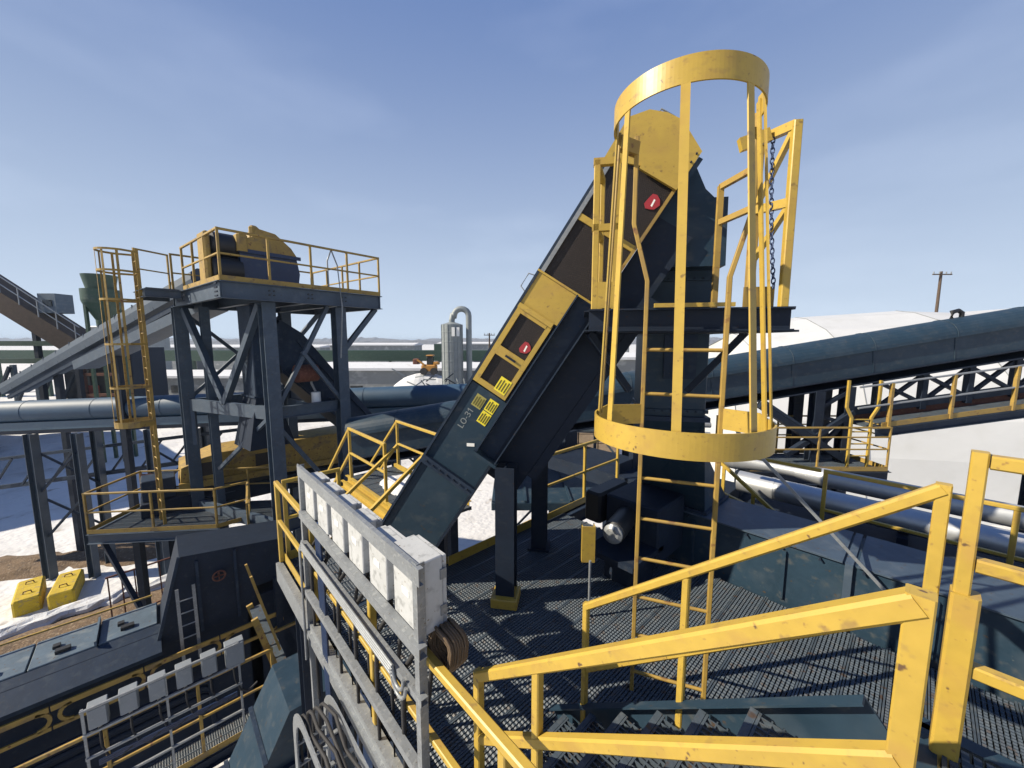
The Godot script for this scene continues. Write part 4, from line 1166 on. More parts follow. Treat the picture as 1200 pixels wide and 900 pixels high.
	p_bar(s, "low_rail", M.yellow, Vector3(2.4, DECK + 0.5, -4.5), Vector3(2.75, DECK + 0.55, -4.6), 0.045, 0.045)
	for q in [[2.4, -4.5, 0.5], [2.75, -4.6, 0.55]]:
		p_bar(s, "post", M.yellow, Vector3(q[0], DECK - 0.6, q[1]), Vector3(q[0], DECK + q[2], q[1]), 0.045, 0.045, Vector3.RIGHT)
	var sp := thing("snow_patch", "white patch of old snow lying on the small platform", "snow", Vector3(3.4, DECK, -6.6))
	var sn := noise(1.2, 31, 3)
	var sb := MB.new()
	for j in 14:
		for i in 10:
			var q := []
			for ij in [[0, 0], [1, 0], [1, 1], [0, 1]]:
				var x: float = 3.0 + (i + ij[0]) * 0.08
				var z: float = -7.3 + (j + ij[1]) * 0.1
				var e: float = 1.0 - pow(absf((x - 3.4) / 0.4), 3.0) - pow(absf((z + 6.6) / 0.7), 3.0)
				q.append(Vector3(x, DECK - 0.03 + clampf(e + sn.get_noise_2d(x * 3, z * 3) * 0.7, 0.0, 0.8) * 0.16, z))
			sb.tri(q[0], q[1], q[2])
			sb.tri(q[0], q[2], q[3])
	part(sb, "snow", M.dirty_snow, sp)
	for z in [-7.6, -5.4]:
		p_bar(s, "leg", M.steel_shaded, Vector3(3.6, 0, z), Vector3(3.6, DECK - 0.1, z), 0.15, 0.15, Vector3.RIGHT)

# ---------------------------------------------------------------- machine line at lower left
func lower_machine() -> void:
	frame(Vector3.ZERO)
	var m := thing("machine_line", "long dark machine with pale hatch lids along its top at lower left", "machine", Vector3(-3, 0, -10))
	p_box(m, "body", M.steel_shaded, Vector3(-9, 1.0, -10.5), Vector3(2.3, 3.72, -9.4), 0.02)
	var mb := MB.new()
	mb.loft([Vector3(-9, 3.78, -9.62), Vector3(-0.3, 3.78, -9.62), Vector3(-0.3, 3.58, -9.0), Vector3(-9, 3.58, -9.0)], [Vector3(-9, 3.7, -9.62), Vector3(-0.3, 3.7, -9.62), Vector3(-0.3, 3.48, -9.05), Vector3(-9, 3.48, -9.05)])
	part(mb, "skirt", M.steel, m)
	var x := -0.34
	for k in 9:
		var lid := p_box(m, "hatch_lid", M.pale_blue, Vector3(x - 0.78, 3.73, -10.46), Vector3(x, 3.80, -9.64), 0.01)
		p_box(lid, "hinge", M.black, Vector3(x - 0.5, 3.8, -9.9), Vector3(x - 0.32, 3.86, -9.8))
		p_box(lid, "hinge", M.black, Vector3(x - 0.55, 3.8, -10.1), Vector3(x - 0.46, 3.85, -10.0))
		if k % 2 == 0:
			p_box(lid, "rib", M.pale_blue, Vector3(x - 0.82, 3.8, -10.44), Vector3(x - 0.79, 3.9, -9.6))
		x -= 0.8
	p_bar(m, "rear_rail", M.yellow_old, Vector3(-9, 3.95, -10.5), Vector3(-0.4, 3.95, -10.5), 0.03, 0.03)
	# yellow slotted frame
	x = 1.6
	for k in 9:
		var fr := MB.new()
		var x0 := x - 1.06
		fr.bar(Vector3(x0, 3.40, -8.98), Vector3(x, 3.40, -8.98), 0.03, 0.09)
		fr.bar(Vector3(x0, 3.07, -8.98), Vector3(x, 3.07, -8.98), 0.03, 0.06)
		for s in 8:
			var a0 := PI * 0.5 + PI * s / 8.0
			var a1 := PI * 0.5 + PI * (s + 1) / 8.0
			for q in [[x0 + 0.22, 1.0], [x - 0.14, -1.0]]:
				fr.bar(Vector3(q[0] + cos(a0) * 0.14 * q[1], 3.235 + sin(a0) * 0.14, -8.98), Vector3(q[0] + cos(a1) * 0.14 * q[1], 3.235 + sin(a1) * 0.14, -8.98), 0.03, 0.05)
		part(fr, "slotted_frame", M.yellow_old, m)
		x -= 1.08
	for k in 3:
		var fr := MB.new()
		var x0 := -2.6 - k * 0.8
		fr.bar(Vector3(x0, 2.5, -8.3), Vector3(x0 + 0.75, 2.5, -8.3), 0.03, 0.1)
		fr.bar(Vector3(x0, 2.05, -8.3), Vector3(x0 + 0.75, 2.05, -8.3), 0.03, 0.06)
		fr.bar(Vector3(x0 + 0.75, 2.05, -8.3), Vector3(x0 + 0.75, 2.5, -8.3), 0.03, 0.06, Vector3.RIGHT)
		fr.bar(Vector3(x0 + 0.02, 2.05, -8.3), Vector3(x0 + 0.02, 2.5, -8.3), 0.03, 0.1, Vector3.RIGHT)
		part(fr, "side_frame", M.yellow_old, m)
	for xx in [-7, -4, -1, 1.5]:
		p_bar(m, "leg", M.steel_shaded, Vector3(xx, 0, -9.5), Vector3(xx, 1.0, -9.5), 0.2, 0.2, Vector3.RIGHT)

	var h := thing("machine_hood", "dark blue sheet metal hood rising from the lower machine below the walkway", "hood", Vector3(0.8, 3.0, -9.8))
	mb = MB.new()
	mb.prism(PackedVector2Array([Vector2(-0.36, 3.5), Vector2(0.06, 5.12), Vector2(2.0, 4.85), Vector2(2.0, 4.0), Vector2(1.2, 4.0), Vector2(1.2, 3.5)]), Transform3D.IDENTITY, -10.4, -9.3)
	part(mb, "casing", M.steel_shaded, h)
	p_bar(h, "edge_flange", M.steel, Vector3(-0.37, 3.5, -9.28), Vector3(0.05, 5.13, -9.28), 0.05, 0.05)
	for x2 in [0.3, 0.9]:
		p_bar(h, "rib", M.steel, Vector3(x2, 3.5, -9.28), Vector3(x2, 4.95, -9.28), 0.04, 0.05, Vector3.RIGHT)
	p_box(h, "leg", M.steel_shaded, Vector3(1.05, 0.0, -9.7), Vector3(1.25, 3.5, -9.4))
	var l := thing("steel_ladder", "small grey ladder leaning against the dark machine hood", "ladder", Vector3(0.08, 3.2, -9.1))
	ladder(l, M.galv, Vector3(0.1, 3.1, -9.1), Vector3.RIGHT, 0.24, 1.5, 0.011, 0.25)

	# second rack of switch boxes with its rail
	var r := thing("equipment_rack", "strut frame with the far row of grey switch boxes at lower left", "rack", Vector3(-0.2, 2.6, -7.5))
	for x2 in [-1.1, -0.25, 0.66]:
		p_bar(r, "upright", M.galv, Vector3(x2, 2.4, -7.5), Vector3(x2, 4.15, -7.5), 0.03, 0.03, Vector3.RIGHT)
	for y in [4.13, 3.76, 3.4, 2.9]:
		p_bar(r, "strut", M.galv, Vector3(-1.12, y, -7.48), Vector3(0.68, y, -7.48), 0.03, 0.03)
	for k in 3:
		p_bar(r, "conduit", M.vivid_blue, Vector3(-1.0, 3.32 - k * 0.03, -7.45), Vector3(0.6, 3.3 - k * 0.03, -7.45), 0.02, 0.02)
	for i in 6:
		var bxx := -1.06 + i * 0.31
		var b := thing("switch_box", ["leftmost grey switch box on the far lower rack", "second grey switch box from left on the far lower rack", "third grey switch box from left on the far lower rack", "third grey switch box from right on the far lower rack", "second grey switch box from right on the far lower rack", "rightmost and largest grey switch box on the far lower rack"][i], "switch box", Vector3(bxx + 0.1, 3.8, -7.55), "switch boxes on the far rack")
		var e := 0.06 if i == 5 else 0.0
		p_box(b, "casing", M.enclosure_grey, Vector3(bxx, 3.8 - e, -7.66), Vector3(bxx + 0.2 + e, 4.12 + e * 0.5, -7.5), 0.006)
		p_box(b, "cover", M.enclosure_grey, Vector3(bxx + 0.012, 3.815 - e, -7.497), Vector3(bxx + 0.188 + e, 4.1 + e * 0.5, -7.47), 0.004)
		p_tube(b, "hub", M.galv, Vector3(bxx + 0.1, 3.72 - e, -7.57), Vector3(bxx + 0.1, 3.8 - e, -7.57), 0.02, 8)
	# pipes, valve and cables along the front of the machine
	var hp := thing("pipe_run", "dark pipes with a rusty valve wheel along the lower machine front", "pipes", Vector3(-1, 2.4, -8.8))
	for k in 3:
		p_pipe(hp, "pipe", M.steel_shaded, [Vector3(-6, 2.75 - k * 0.16, -8.9), Vector3(0.2, 2.75 - k * 0.16, -8.9), Vector3(0.32, 2.65 - k * 0.16, -8.9), Vector3(0.34, 1.4, -8.9)], 0.045, 8)
	var wheel := []
	for k in 14:
		wheel.append(Vector3(0.62 + cos(TAU * k / 14.0) * 0.1, 4.55 + sin(TAU * k / 14.0) * 0.1, -9.2))
	var wm := MB.new()
	wm.sweep(wheel, MB.circ(0.016, 6), Vector3.BACK, true, true)
	wm.bar(Vector3(0.52, 4.55, -9.2), Vector3(0.72, 4.55, -9.2), 0.02, 0.02)
	wm.bar(Vector3(0.62, 4.45, -9.2), Vector3(0.62, 4.65, -9.2), 0.02, 0.02)
	wm.tube(Vector3(0.62, 4.55, -9.2), Vector3(0.62, 4.55, -9.32), 0.02, 8)
	part(wm, "valve_wheel", M.rust, hp)
	var cb := thing("cable_sag", "loose dark cables drooping under the far switch boxes", "cable", Vector3(-0.2, 3.0, -7.45))
	for i in 6:
		var cx := -0.96 + i * 0.31
		p_pipe(cb, "cable", M.rubber, [Vector3(cx, 3.74, -7.56), Vector3(cx, 3.5, -7.5), Vector3(cx + 0.06, 3.3, -7.46), Vector3(cx + 0.16, 3.22, -7.45), Vector3(cx + 0.3, 3.3, -7.45)], 0.016, 6)
	# braced frame and snow-dusted trough right of the hood
	var bf := thing("braced_frame", "dark cross braced frame with yellow posts right of the machine hood", "frame", Vector3(2.2, 0, -9))
	for x2 in [1.55, 2.3, 3.0]:
		p_bar(bf, "post", M.steel_shaded, Vector3(x2, 0, -9.0), Vector3(x2, 4.2, -9.0), 0.12, 0.12, Vector3.RIGHT)
	for k in 2:
		p_bar(bf, "brace", M.steel_shaded, Vector3(1.55 + k * 0.72, 1.0, -8.95), Vector3(2.3 + k * 0.7, 3.6, -8.95), 0.07, 0.07)
		p_bar(bf, "brace", M.steel_shaded, Vector3(1.55 + k * 0.72, 3.6, -9.05), Vector3(2.3 + k * 0.7, 1.0, -9.05), 0.07, 0.07)
	for y in [2.2, 3.1]:
		p_bar(bf, "rail", M.yellow_old, Vector3(1.4, y, -8.85), Vector3(3.2, y, -8.85), 0.05, 0.05)
	var g := thing("guard_rail", "yellow railing of the lower walkway behind the far switch boxes", "railing", Vector3(-0.5, 2.65, -7.6), "lower railings")
	railing(g, [Vector3(-3.0, 2.31, -7.62), Vector3(1.15, 2.31, -7.62)], M.yellow_old, 1.34, 0.045, true, 1.1)
	var wk := thing("lower_catwalk", "dark grating catwalk under the far switch boxes", "walkway", Vector3(-0.5, 2.6, -8.1))
	planks(wk, -3.2, 1.3, -8.1, -7.62, 2.3, M.grating)
	p_sweep(wk, "edge_beam", M.steel_shaded, [Vector3(-3.2, 2.2, -7.58), Vector3(1.3, 2.2, -7.58)], MB.chan(0.08, 0.2, 0.01))
	for x2 in [-2.8, 1.1]:
		p_bar(wk, "leg", M.steel_shaded, Vector3(x2, 0, -7.7), Vector3(x2, 2.2, -7.75), 0.15, 0.15, Vector3.RIGHT)
	var st := thing("yellow_stair", "narrow yellow stair stringers right of the far switch boxes", "stair", Vector3(1.2, 2.6, -7.9))
	for z in [-7.7, -8.2]:
		p_bar(st, "stringer", M.yellow_old, Vector3(0.95, 4.3, z), Vector3(1.35, 2.6, z), 0.05, 0.1)
		p_bar(st, "hand_rail", M.yellow_old, Vector3(0.95, 5.1, z), Vector3(1.3, 3.5, z), 0.04, 0.04)
	for k in 6:
		p_box(st, "tread", M.grating, Vector3(0.95 + k * 0.07, 4.2 - k * 0.28, -8.2), Vector3(1.15 + k * 0.07, 4.23 - k * 0.28, -7.7))

	var gr := thing("ground_rail", "rusty brown picket railing standing by the dirt strip", "railing", Vector3(-0.7, 0.2, -17.2))
	for k in 7:
		p_bar(gr, "picket", M.rust, Vector3(-1.6 + k * 0.3, 0.0, -17.0 - k * 0.03), Vector3(-1.6 + k * 0.3, 1.75, -17.0 - k * 0.03), 0.035, 0.035, Vector3.RIGHT)
	for y in [1.75, 0.35]:
		p_bar(gr, "rail", M.rust, Vector3(-1.65, y, -17.0), Vector3(0.3, y, -17.2), 0.04, 0.045)
	for q in [["left one of the two chunky yellow concrete blocks in the snow", Vector3(-3.85, 0, -20.9), 4.0], ["right one of the two chunky yellow concrete blocks in the snow", Vector3(-2.95, 0, -20.6), -3.0]]:
		frame(q[1], q[2])
		var b := thing("concrete_block", q[0], "block", Vector3.ZERO, "yellow footing blocks")
		p_box(b, "block", M.yellow_block, Vector3(-0.32, -0.1, -0.85), Vector3(0.32, 0.5, 0.85), 0.05)
		for z in [-0.4, 0.4]:
			p_pipe(b, "lifting_loop", M.rust, [Vector3(-0.1, 0.5, z), Vector3(-0.08, 0.58, z), Vector3(0.08, 0.58, z), Vector3(0.1, 0.5, z)], 0.015)

# ---------------------------------------------------------------- long conveyor behind, right platform, far things (frame turned to the view direction: x right, -z away)
func long_conveyor() -> void:
	frame(Vector3.ZERO, -43)
	var Z := -10.0
	var yt := func(r: float) -> float: return 7.18 + (r + 4.18) * 0.1665
	var c := thing("long_conveyor", "long dark blue conveyor with rounded cover rising to the right behind the deck", "conveyor", Vector3(6, 0, Z))
	var prof := PackedVector2Array()
	for q in [[-0.42, -1.0], [0.42, -1.0], [0.42, -0.46]]:
		prof.append(Vector2(q[0], q[1]))
	var body := MB.new()
	var a := Vector3(-4.3, yt.call(-4.3), Z)
	var b := Vector3(17.0, yt.call(17.0), Z)
	body.sweep([a, b], PackedVector2Array([Vector2(-0.4, -1.0), Vector2(0.4, -1.0), Vector2(0.4, -0.42), Vector2(-0.4, -0.42)]))
	part(body, "side_casing", M.panel, c)
	var cov := PackedVector2Array()
	for k in 17:
		var t := PI * k / 16.0
		cov.append(Vector2(cos(t) * 0.47, -0.42 + sin(t) * 0.42))
	body = MB.new()
	body.sweep([a - Vector3(0, 0.0, 0), b], cov, Vector3.UP, false, false)
	part(body, "rounded_cover", M.panel, c)
	body = MB.new()
	body.sweep([a + Vector3(0, -1.13, 0), b + Vector3(0, -1.13, 0)], MB.chan(0.9, 0.24, 0.03))
	part(body, "beam", M.steel_shaded, c)
	var r := -3.0
	while r < 17:
		var hoop := []
		for k in 13:
			var t := PI * k / 12.0
			hoop.append(Vector3(r + 0.42 * 0.16 * 0.0, yt.call(r) - 0.42 + sin(t) * 0.425, Z - cos(t) * 0.476))
		p_pipe(c, "cover_seam", M.panel, hoop, 0.008, 5)
		p_bar(c, "panel_seam", M.panel, Vector3(r, yt.call(r) - 0.45, Z + 0.402), Vector3(r + 0.05, yt.call(r) - 0.99, Z + 0.402), 0.012, 0.02, Vector3.BACK)
		r += 2.0
	p_pipe(c, "lifting_eye", M.black, [Vector3(11.3, yt.call(11.3) - 0.02, Z), Vector3(11.3, yt.call(11.3) + 0.16, Z), Vector3(11.45, yt.call(11.3) + 0.2, Z), Vector3(11.55, yt.call(11.3) + 0.14, Z), Vector3(11.55, yt.call(11.5), Z)], 0.05, 8)
	# bents
	for q in [[-2.4, 0.3], [3.2, 0.3], [7.75, 0.3], [8.5, 0.3], [14.5, 0.3]]:
		var y0: float = yt.call(q[0]) - 1.25
		for z in [Z - 0.35, Z + 0.35]:
			p_sweep(c, "leg", M.steel_shaded, [Vector3(q[0], 0, z), Vector3(q[0], y0, z)], MB.ibeam(0.24, 0.24, 0.02), Vector3.BACK)
	p_bar(c, "brace", M.steel_shaded, Vector3(7.8, 7.5, Z + 0.4), Vector3(8.45, 7.9, Z + 0.4), 0.09, 0.09)
	p_bar(c, "brace", M.steel_shaded, Vector3(7.8, 7.3, Z + 0.4), Vector3(8.45, 7.1, Z + 0.4), 0.09, 0.09)
	p_bar(c, "brace", M.steel_shaded, Vector3(7.8, 6.4, Z + 0.4), Vector3(8.45, 7.1, Z + 0.4), 0.09, 0.09)
	p_bar(c, "brace", M.steel_shaded, Vector3(6.2, 7.6, Z + 0.5), Vector3(8.4, 6.2, Z + 0.5), 0.2, 0.16)
	p_bar(c, "brace", M.steel, Vector3(6.3, 7.68, Z + 0.56), Vector3(7.6, 6.85, Z + 0.56), 0.06, 0.06)
	p_bar(c, "brace", M.steel_shaded, Vector3(7.0, 6.3, Z + 0.45), Vector3(8.6, 7.4, Z + 0.45), 0.14, 0.12)
	# truss and walkway under the right half
	var wy := func(x: float) -> float: return 7.13 + (x - 8.79) * 0.137
	for k in 6:
		var x0 := 9.3 + k * 1.15
		p_bar(c, "upright", M.steel_shaded, Vector3(x0, yt.call(x0) - 1.24, Z + 0.3), Vector3(x0, wy.call(x0) + 0.1, Z + 0.3), 0.14, 0.14, Vector3.BACK)
		p_bar(c, "brace", M.steel_shaded, Vector3(x0, yt.call(x0) - 1.28, Z + 0.3), Vector3(x0 + 1.15, wy.call(x0 + 1.15) + 0.25, Z + 0.32), 0.08, 0.08)
		p_bar(c, "brace", M.steel_shaded, Vector3(x0, wy.call(x0) + 0.25, Z + 0.28), Vector3(x0 + 1.15, yt.call(x0 + 1.15) - 1.28, Z + 0.28), 0.08, 0.08)
	p_bar(c, "bottom_chord", M.steel_shaded, Vector3(8.6, wy.call(8.6) + 0.28, Z + 0.3), Vector3(17, wy.call(17) + 0.28, Z + 0.3), 0.12, 0.2)
	var w := thing("catwalk", "inclined catwalk with yellow posts and rusty red side under the right conveyor", "walkway", Vector3(12, 7.2, -9.1))
	p_bar(w, "floor", M.grating, Vector3(8.7, wy.call(8.7) - 0.02, -9.35), Vector3(17, wy.call(17) - 0.02, -9.35), 0.75, 0.05)
	p_bar(w, "kick_plate", M.rust, Vector3(8.7, wy.call(8.7) + 0.17, -9.74), Vector3(17, wy.call(17) + 0.17, -9.74), 0.02, 0.34)
	p_bar(w, "toe_board", M.yellow_old, Vector3(8.8, wy.call(8.8) + 0.06, -8.97), Vector3(17, wy.call(17) + 0.06, -8.97), 0.012, 0.12)
	p_sweep(w, "edge_beam", M.steel, [Vector3(8.7, wy.call(8.7) - 0.12, -8.98), Vector3(17, wy.call(17) - 0.12, -8.98)], MB.chan(0.08, 0.2, 0.012))
	for k in 6:
		var x0 := 8.95 + k * 1.45
		p_bar(w, "post", M.yellow_old, Vector3(x0, wy.call(x0), -8.97), Vector3(x0, wy.call(x0) + 1.05, -8.97), 0.07 if k % 2 == 0 else 0.06, 0.06, Vector3.RIGHT)
	for h in [1.05, 0.55]:
		p_tube(w, "rail", M.galv, Vector3(8.2, wy.call(8.2) + h, -8.97), Vector3(17, wy.call(17) + h, -8.97), 0.025, 8)

	var pl := thing("side_platform", "small railed platform with yellow toe boards below the right conveyor", "platform", Vector3(7.8, 6.1, -9.5))
	planks(pl, 5.6, 8.95, -10.3, -8.9, 6.1, M.grating)
	p_sweep(pl, "front_beam", M.steel_shaded, [Vector3(5.5, 5.93, -8.86), Vector3(9.0, 5.93, -8.86)], MB.chan(0.1, 0.32, 0.014))
	p_sweep(pl, "side_beam", M.steel_shaded, [Vector3(9.0, 5.93, -8.92), Vector3(9.0, 5.93, -10.35)], MB.chan(0.1, 0.32, 0.014))
	railing(pl, [Vector3(5.6, 6.1, -8.88), Vector3(8.94, 6.1, -8.88), Vector3(8.94, 6.1, -10.3), Vector3(5.6, 6.1, -10.3)], M.yellow_old, 1.05, 0.04, true, 1.45, [0.5, 0.78])
	p_bar(pl, "support", M.steel_shaded, Vector3(8.0, 0, -9.5), Vector3(8.0, 5.8, -9.5), 0.22, 0.22, Vector3.RIGHT)
	p_bar(pl, "support", M.steel_shaded, Vector3(6.0, 0, -9.5), Vector3(6.0, 5.8, -9.5), 0.22, 0.22, Vector3.RIGHT)
	var ld := thing("platform_ladder", "short yellow walk-through ladder between the platform and right catwalk", "ladder", Vector3(8.4, 6.1, -9.1))
	for s in [-1, 1]:
		var x0: float = 8.42 + s * 0.24
		p_sweep(ld, "stringer", M.yellow, [Vector3(x0, 6.1, -9.1), Vector3(x0, 7.35, -9.1), Vector3(x0 + s * 0.14, 7.6, -9.1), Vector3(x0 + s * 0.14, 8.25, -9.1)], MB.rect(0.05, 0.05, 0.0), Vector3.BACK)
	for k in 4:
		p_tube(ld, "rung", M.yellow, Vector3(8.18, 6.4 + k * 0.3, -9.1), Vector3(8.66, 6.4 + k * 0.3, -9.1), 0.018, 6)

	# open truss structure seen behind the back deck rail
	var tr := thing("pipe_truss", "grey open steel truss carrying white pipes behind the deck", "truss", Vector3(2.5, 5.3, -11.5))
	for y in [6.55, 5.45]:
		p_bar(tr, "chord", M.pale_blue, Vector3(-0.4, y, -11.8), Vector3(5.6, y - 0.15, -11.2), 0.08, 0.08)
	for k in 6:
		var x0 := -0.3 + k * 0.95
		p_bar(tr, "web", M.pale_blue, Vector3(x0, 6.5, -11.72 + k * 0.09), Vector3(x0 + 0.85, 5.4, -11.66 + k * 0.09), 0.06, 0.06)
		p_bar(tr, "post", M.steel_shaded, Vector3(x0, 6.6, -11.8 + k * 0.09), Vector3(x0, 5.3, -11.8 + k * 0.09), 0.08, 0.08, Vector3.RIGHT)
	for y in [6.75, 6.45]:
		p_tube(tr, "pipe", M.silver, Vector3(-0.8, y, -12.1), Vector3(6.0, y - 0.1, -11.4), 0.085, 14)

func far_left() -> void:
	frame(Vector3.ZERO, -43)
	# horizontal blue pipe conveyor on trestles
	var p := thing("pipe_conveyor", "long bright blue tubular conveyor crossing horizontally at left", "conveyor", Vector3(-12, 0, -14.2))
	var a := Vector3(-27, 6.22, -14.0)
	var b := Vector3(3.0, 7.25, -15.2)
	var mb := MB.new()
	mb.tube(a, b, 0.42, 24)
	part(mb, "tube", M.pipe_blue, p)
	p_bar(p, "side_trough", M.trough_blue, a + Vector3(0, -0.52, 0.22), b + Vector3(0, -0.52, 0.22), 0.2, 0.3)
	p_bar(p, "beam", M.steel_shaded, a + Vector3(0, -0.74, 0.1), b + Vector3(0, -0.74, 0.1), 0.5, 0.12)
	for k in 12:
		var q := a.lerp(b, (k + 0.5) / 12.0)
		mb = MB.new()
		mb.tube(q, q + (b - a).normalized() * 0.05, 0.43, 24)
		part(mb, "joint_ring", M.pipe_blue, p)
	for x in [-17.9, -13.6, -4.5, 0.0]:
		var t := inverse_lerp(a.x, b.x, x)
		var q := a.lerp(b, t) + Vector3(0, -0.8, 0)
		p_sweep(p, "leg", M.faded, [Vector3(x, 0, q.z + 0.4), Vector3(x, q.y, q.z + 0.4)], MB.ibeam(0.28, 0.28, 0.02), Vector3.RIGHT)
		p_sweep(p, "leg", M.faded, [Vector3(x + 1.2, 0, q.z - 0.7), Vector3(x + 1.2, q.y, q.z - 0.7)], MB.ibeam(0.24, 0.24, 0.02), Vector3.RIGHT)
		p_sweep(p, "leg", M.faded, [Vector3(x + 1.6, 0, q.z + 0.3), Vector3(x + 1.6, q.y, q.z + 0.3)], MB.ibeam(0.24, 0.24, 0.02), Vector3.RIGHT)
		for y in [1.6, 3.4]:
			p_bar(p, "brace", M.steel, Vector3(x, y, q.z + 0.4), Vector3(x + 1.6, y + 1.7, q.z + 0.3), 0.07, 0.07)
			p_bar(p, "brace", M.steel, Vector3(x, y + 1.7, q.z + 0.36), Vector3(x + 1.2, y, q.z - 0.7), 0.07, 0.07)
	# inclined truss under it
	p_bar(p, "lower_truss", M.steel, Vector3(-22, 3.0, -15.5), Vector3(-9, 4.9, -15.0), 0.12, 0.16)
	p_bar(p, "lower_truss", M.steel, Vector3(-22, 4.2, -15.5), Vector3(-9, 5.9, -15.0), 0.1, 0.12)
	for k in 10:
		var x0 := -21.5 + k * 1.25
		var f := (x0 + 22) / 13.0
		p_bar(p, "web", M.steel, Vector3(x0, lerpf(3.0, 4.9, f), -15.3), Vector3(x0 + 1.0, lerpf(4.2, 5.9, f + 0.07), -15.3), 0.06, 0.06)

	# pale inclined belt conveyor going up to the tower
	var c := thing("belt_conveyor", "grey blue inclined conveyor leading up to the tower top from far left", "conveyor", Vector3(-16, 6, -15))
	var a2 := Vector3(-23.0, 7.0, -17.6)
	var b2 := Vector3(-9.3, 11.0, -12.0)
	mb = MB.new()
	mb.sweep([a2, b2], PackedVector2Array([Vector2(-0.4, -0.25), Vector2(0.4, -0.25), Vector2(0.44, 0.0), Vector2(0.4, 0.22), Vector2(0.2, 0.36), Vector2(-0.2, 0.36), Vector2(-0.4, 0.22), Vector2(-0.44, 0.0)]))
	part(mb, "cover", M.faded, c)
	p_bar(c, "side_beam", M.steel, a2 + Vector3(0.2, -0.36, 0.36), b2 + Vector3(0.2, -0.36, 0.36), 0.12, 0.16)
	p_bar(c, "under_panel", M.faded, a2.lerp(b2, 0.45) + Vector3(0.3, -0.55, 0.2), b2 + Vector3(0.4, -0.75, 0.3), 0.7, 0.32)
	for k in 12:
		var q := a2.lerp(b2, (k + 1) / 13.0)
		p_bar(c, "seam", M.faded, q + Vector3(-0.02, -0.22, 0.42), q + Vector3(-0.1, 0.28, 0.4), 0.03, 0.03, Vector3.BACK)
	for x in [0.3, 0.62]:
		var q := a2.lerp(b2, x)
		p_bar(c, "leg", M.steel_shaded, Vector3(q.x, 0, q.z), Vector3(q.x, q.y - 0.4, q.z), 0.2, 0.2, Vector3.RIGHT)
	# dark shed with rusty posts beyond
	var s := thing("transfer_house", "dark open shed with rusty red posts below the inclined belt conveyor", "shed", Vector3(-42, 0, -41))
	p_box(s, "body", M.steel_shaded, Vector3(-48, 0, -45), Vector3(-40.6, 8.4, -41))
	p_box(s, "painted_recess", M.black, Vector3(-45.2, 3.4, -41), Vector3(-41.4, 7.8, -40.9))  # flat black slab, the shade of an opening painted as colour
	for x in [-45.6, -41.0]:
		p_bar(s, "post", M.rust, Vector3(x, 0, -40.7), Vector3(x, 8.5, -40.7), 0.35, 0.35, Vector3.RIGHT)
	for y in [3.4, 5.6, 7.9]:
		p_bar(s, "girt", M.rust, Vector3(-45.6, y, -40.6), Vector3(-41.0, y, -40.6), 0.25, 0.3)
	p_box(s, "red_panel", M.red_old, Vector3(-45.3, 2.4, -40.85), Vector3(-44.2, 4.4, -40.75))
	for k in 5:
		p_bar(s, "brace", M.steel, Vector3(-58 + k * 2.4, 2.0, -40.6), Vector3(-55.6 + k * 2.4, 6.4, -40.6), 0.25, 0.25)
		p_bar(s, "post", M.pale_blue, Vector3(-58 + k * 2.4, 0, -40.9), Vector3(-58 + k * 2.4, 6.6, -40.9), 0.35, 0.35, Vector3.RIGHT)
	# dark gallery top left
	var g := thing("inclined_gallery", "dark inclined gallery with railing at the far left edge", "conveyor", Vector3(-48, 0, -40))
	var K := 1.6
	var V := func(x: float, y: float, z: float) -> Vector3: return Vector3(x * K, 9.2 + (y - 9.2) * K, z * K)
	mb = MB.new()
	mb.loft([V.call(-36, 14.3, -23.4), V.call(-36, 15.8, -23.4), V.call(-27.0, 9.0, -24.2), V.call(-27.0, 7.7, -24.2)], [V.call(-36, 14.3, -25.0), V.call(-36, 15.8, -25.0), V.call(-27.0, 9.0, -25.8), V.call(-27.0, 7.7, -25.8)])
	part(mb, "gallery", M.wood, g)
	p_bar(g, "rail", M.galv, V.call(-36, 16.8, -23.4), V.call(-27.0, 10.0, -24.2), 0.09, 0.09)
	p_bar(g, "rail", M.galv, V.call(-36, 16.3, -23.4), V.call(-27.0, 9.5, -24.2), 0.07, 0.07)
	for k in 9:
		var q: Vector3 = V.call(-35.0 + k * 0.97, 15.0 - k * 0.73, -23.45 - k * 0.09)
		p_bar(g, "post", M.galv, q, q + Vector3(0, 1.6, 0), 0.07, 0.07, Vector3.RIGHT)
	p_box(g, "cabin", M.pale_blue, V.call(-29.6, 10.9, -25.4), V.call(-28.5, 12.1, -24.4))
	p_box(g, "cabin_window", M.glass, V.call(-29.3, 11.3, -24.4), V.call(-28.7, 11.7, -24.38))
	p_box(g, "machinery", M.galv, V.call(-26.8, 9.2, -25.2), V.call(-25.4, 10.1, -24.5), 0.1)
	p_box(g, "machinery", M.steel_shaded, V.call(-26.4, 10.1, -25.0), V.call(-26.0, 10.7, -24.6), 0.1)
	for x in [-34, -30, -27.6]:
		p_bar(g, "leg", M.steel_shaded, Vector3(x * K, 0, -24.4 * K), Vector3(x * K, 7.5 + (-27.6 - x) * 0.75 * K, -24.4 * K), 0.4, 0.4, Vector3.RIGHT)
	for y in [7.9, 9.0]:
		p_bar(g, "girt", M.green, V.call(-36, y, -24.2), V.call(-27.6, y, -24.3), 0.25, 0.5)
	# green hopper
	var h := thing("green_hopper", "dark green conical hopper above the inclined belt conveyor", "hopper", Vector3(-30.6, 0, -29))
	mb = MB.new()
	mb.lathe(Vector3(-30.4, 0, -29), [[0.0, 9.4], [0.42, 9.4], [0.46, 10.7], [1.05, 11.9], [1.1, 12.1], [1.1, 12.9], [0.78, 12.9], [0.8, 13.0], [0.98, 13.95], [0.0, 13.95]], 24)
	part(mb, "body", M.green, h)
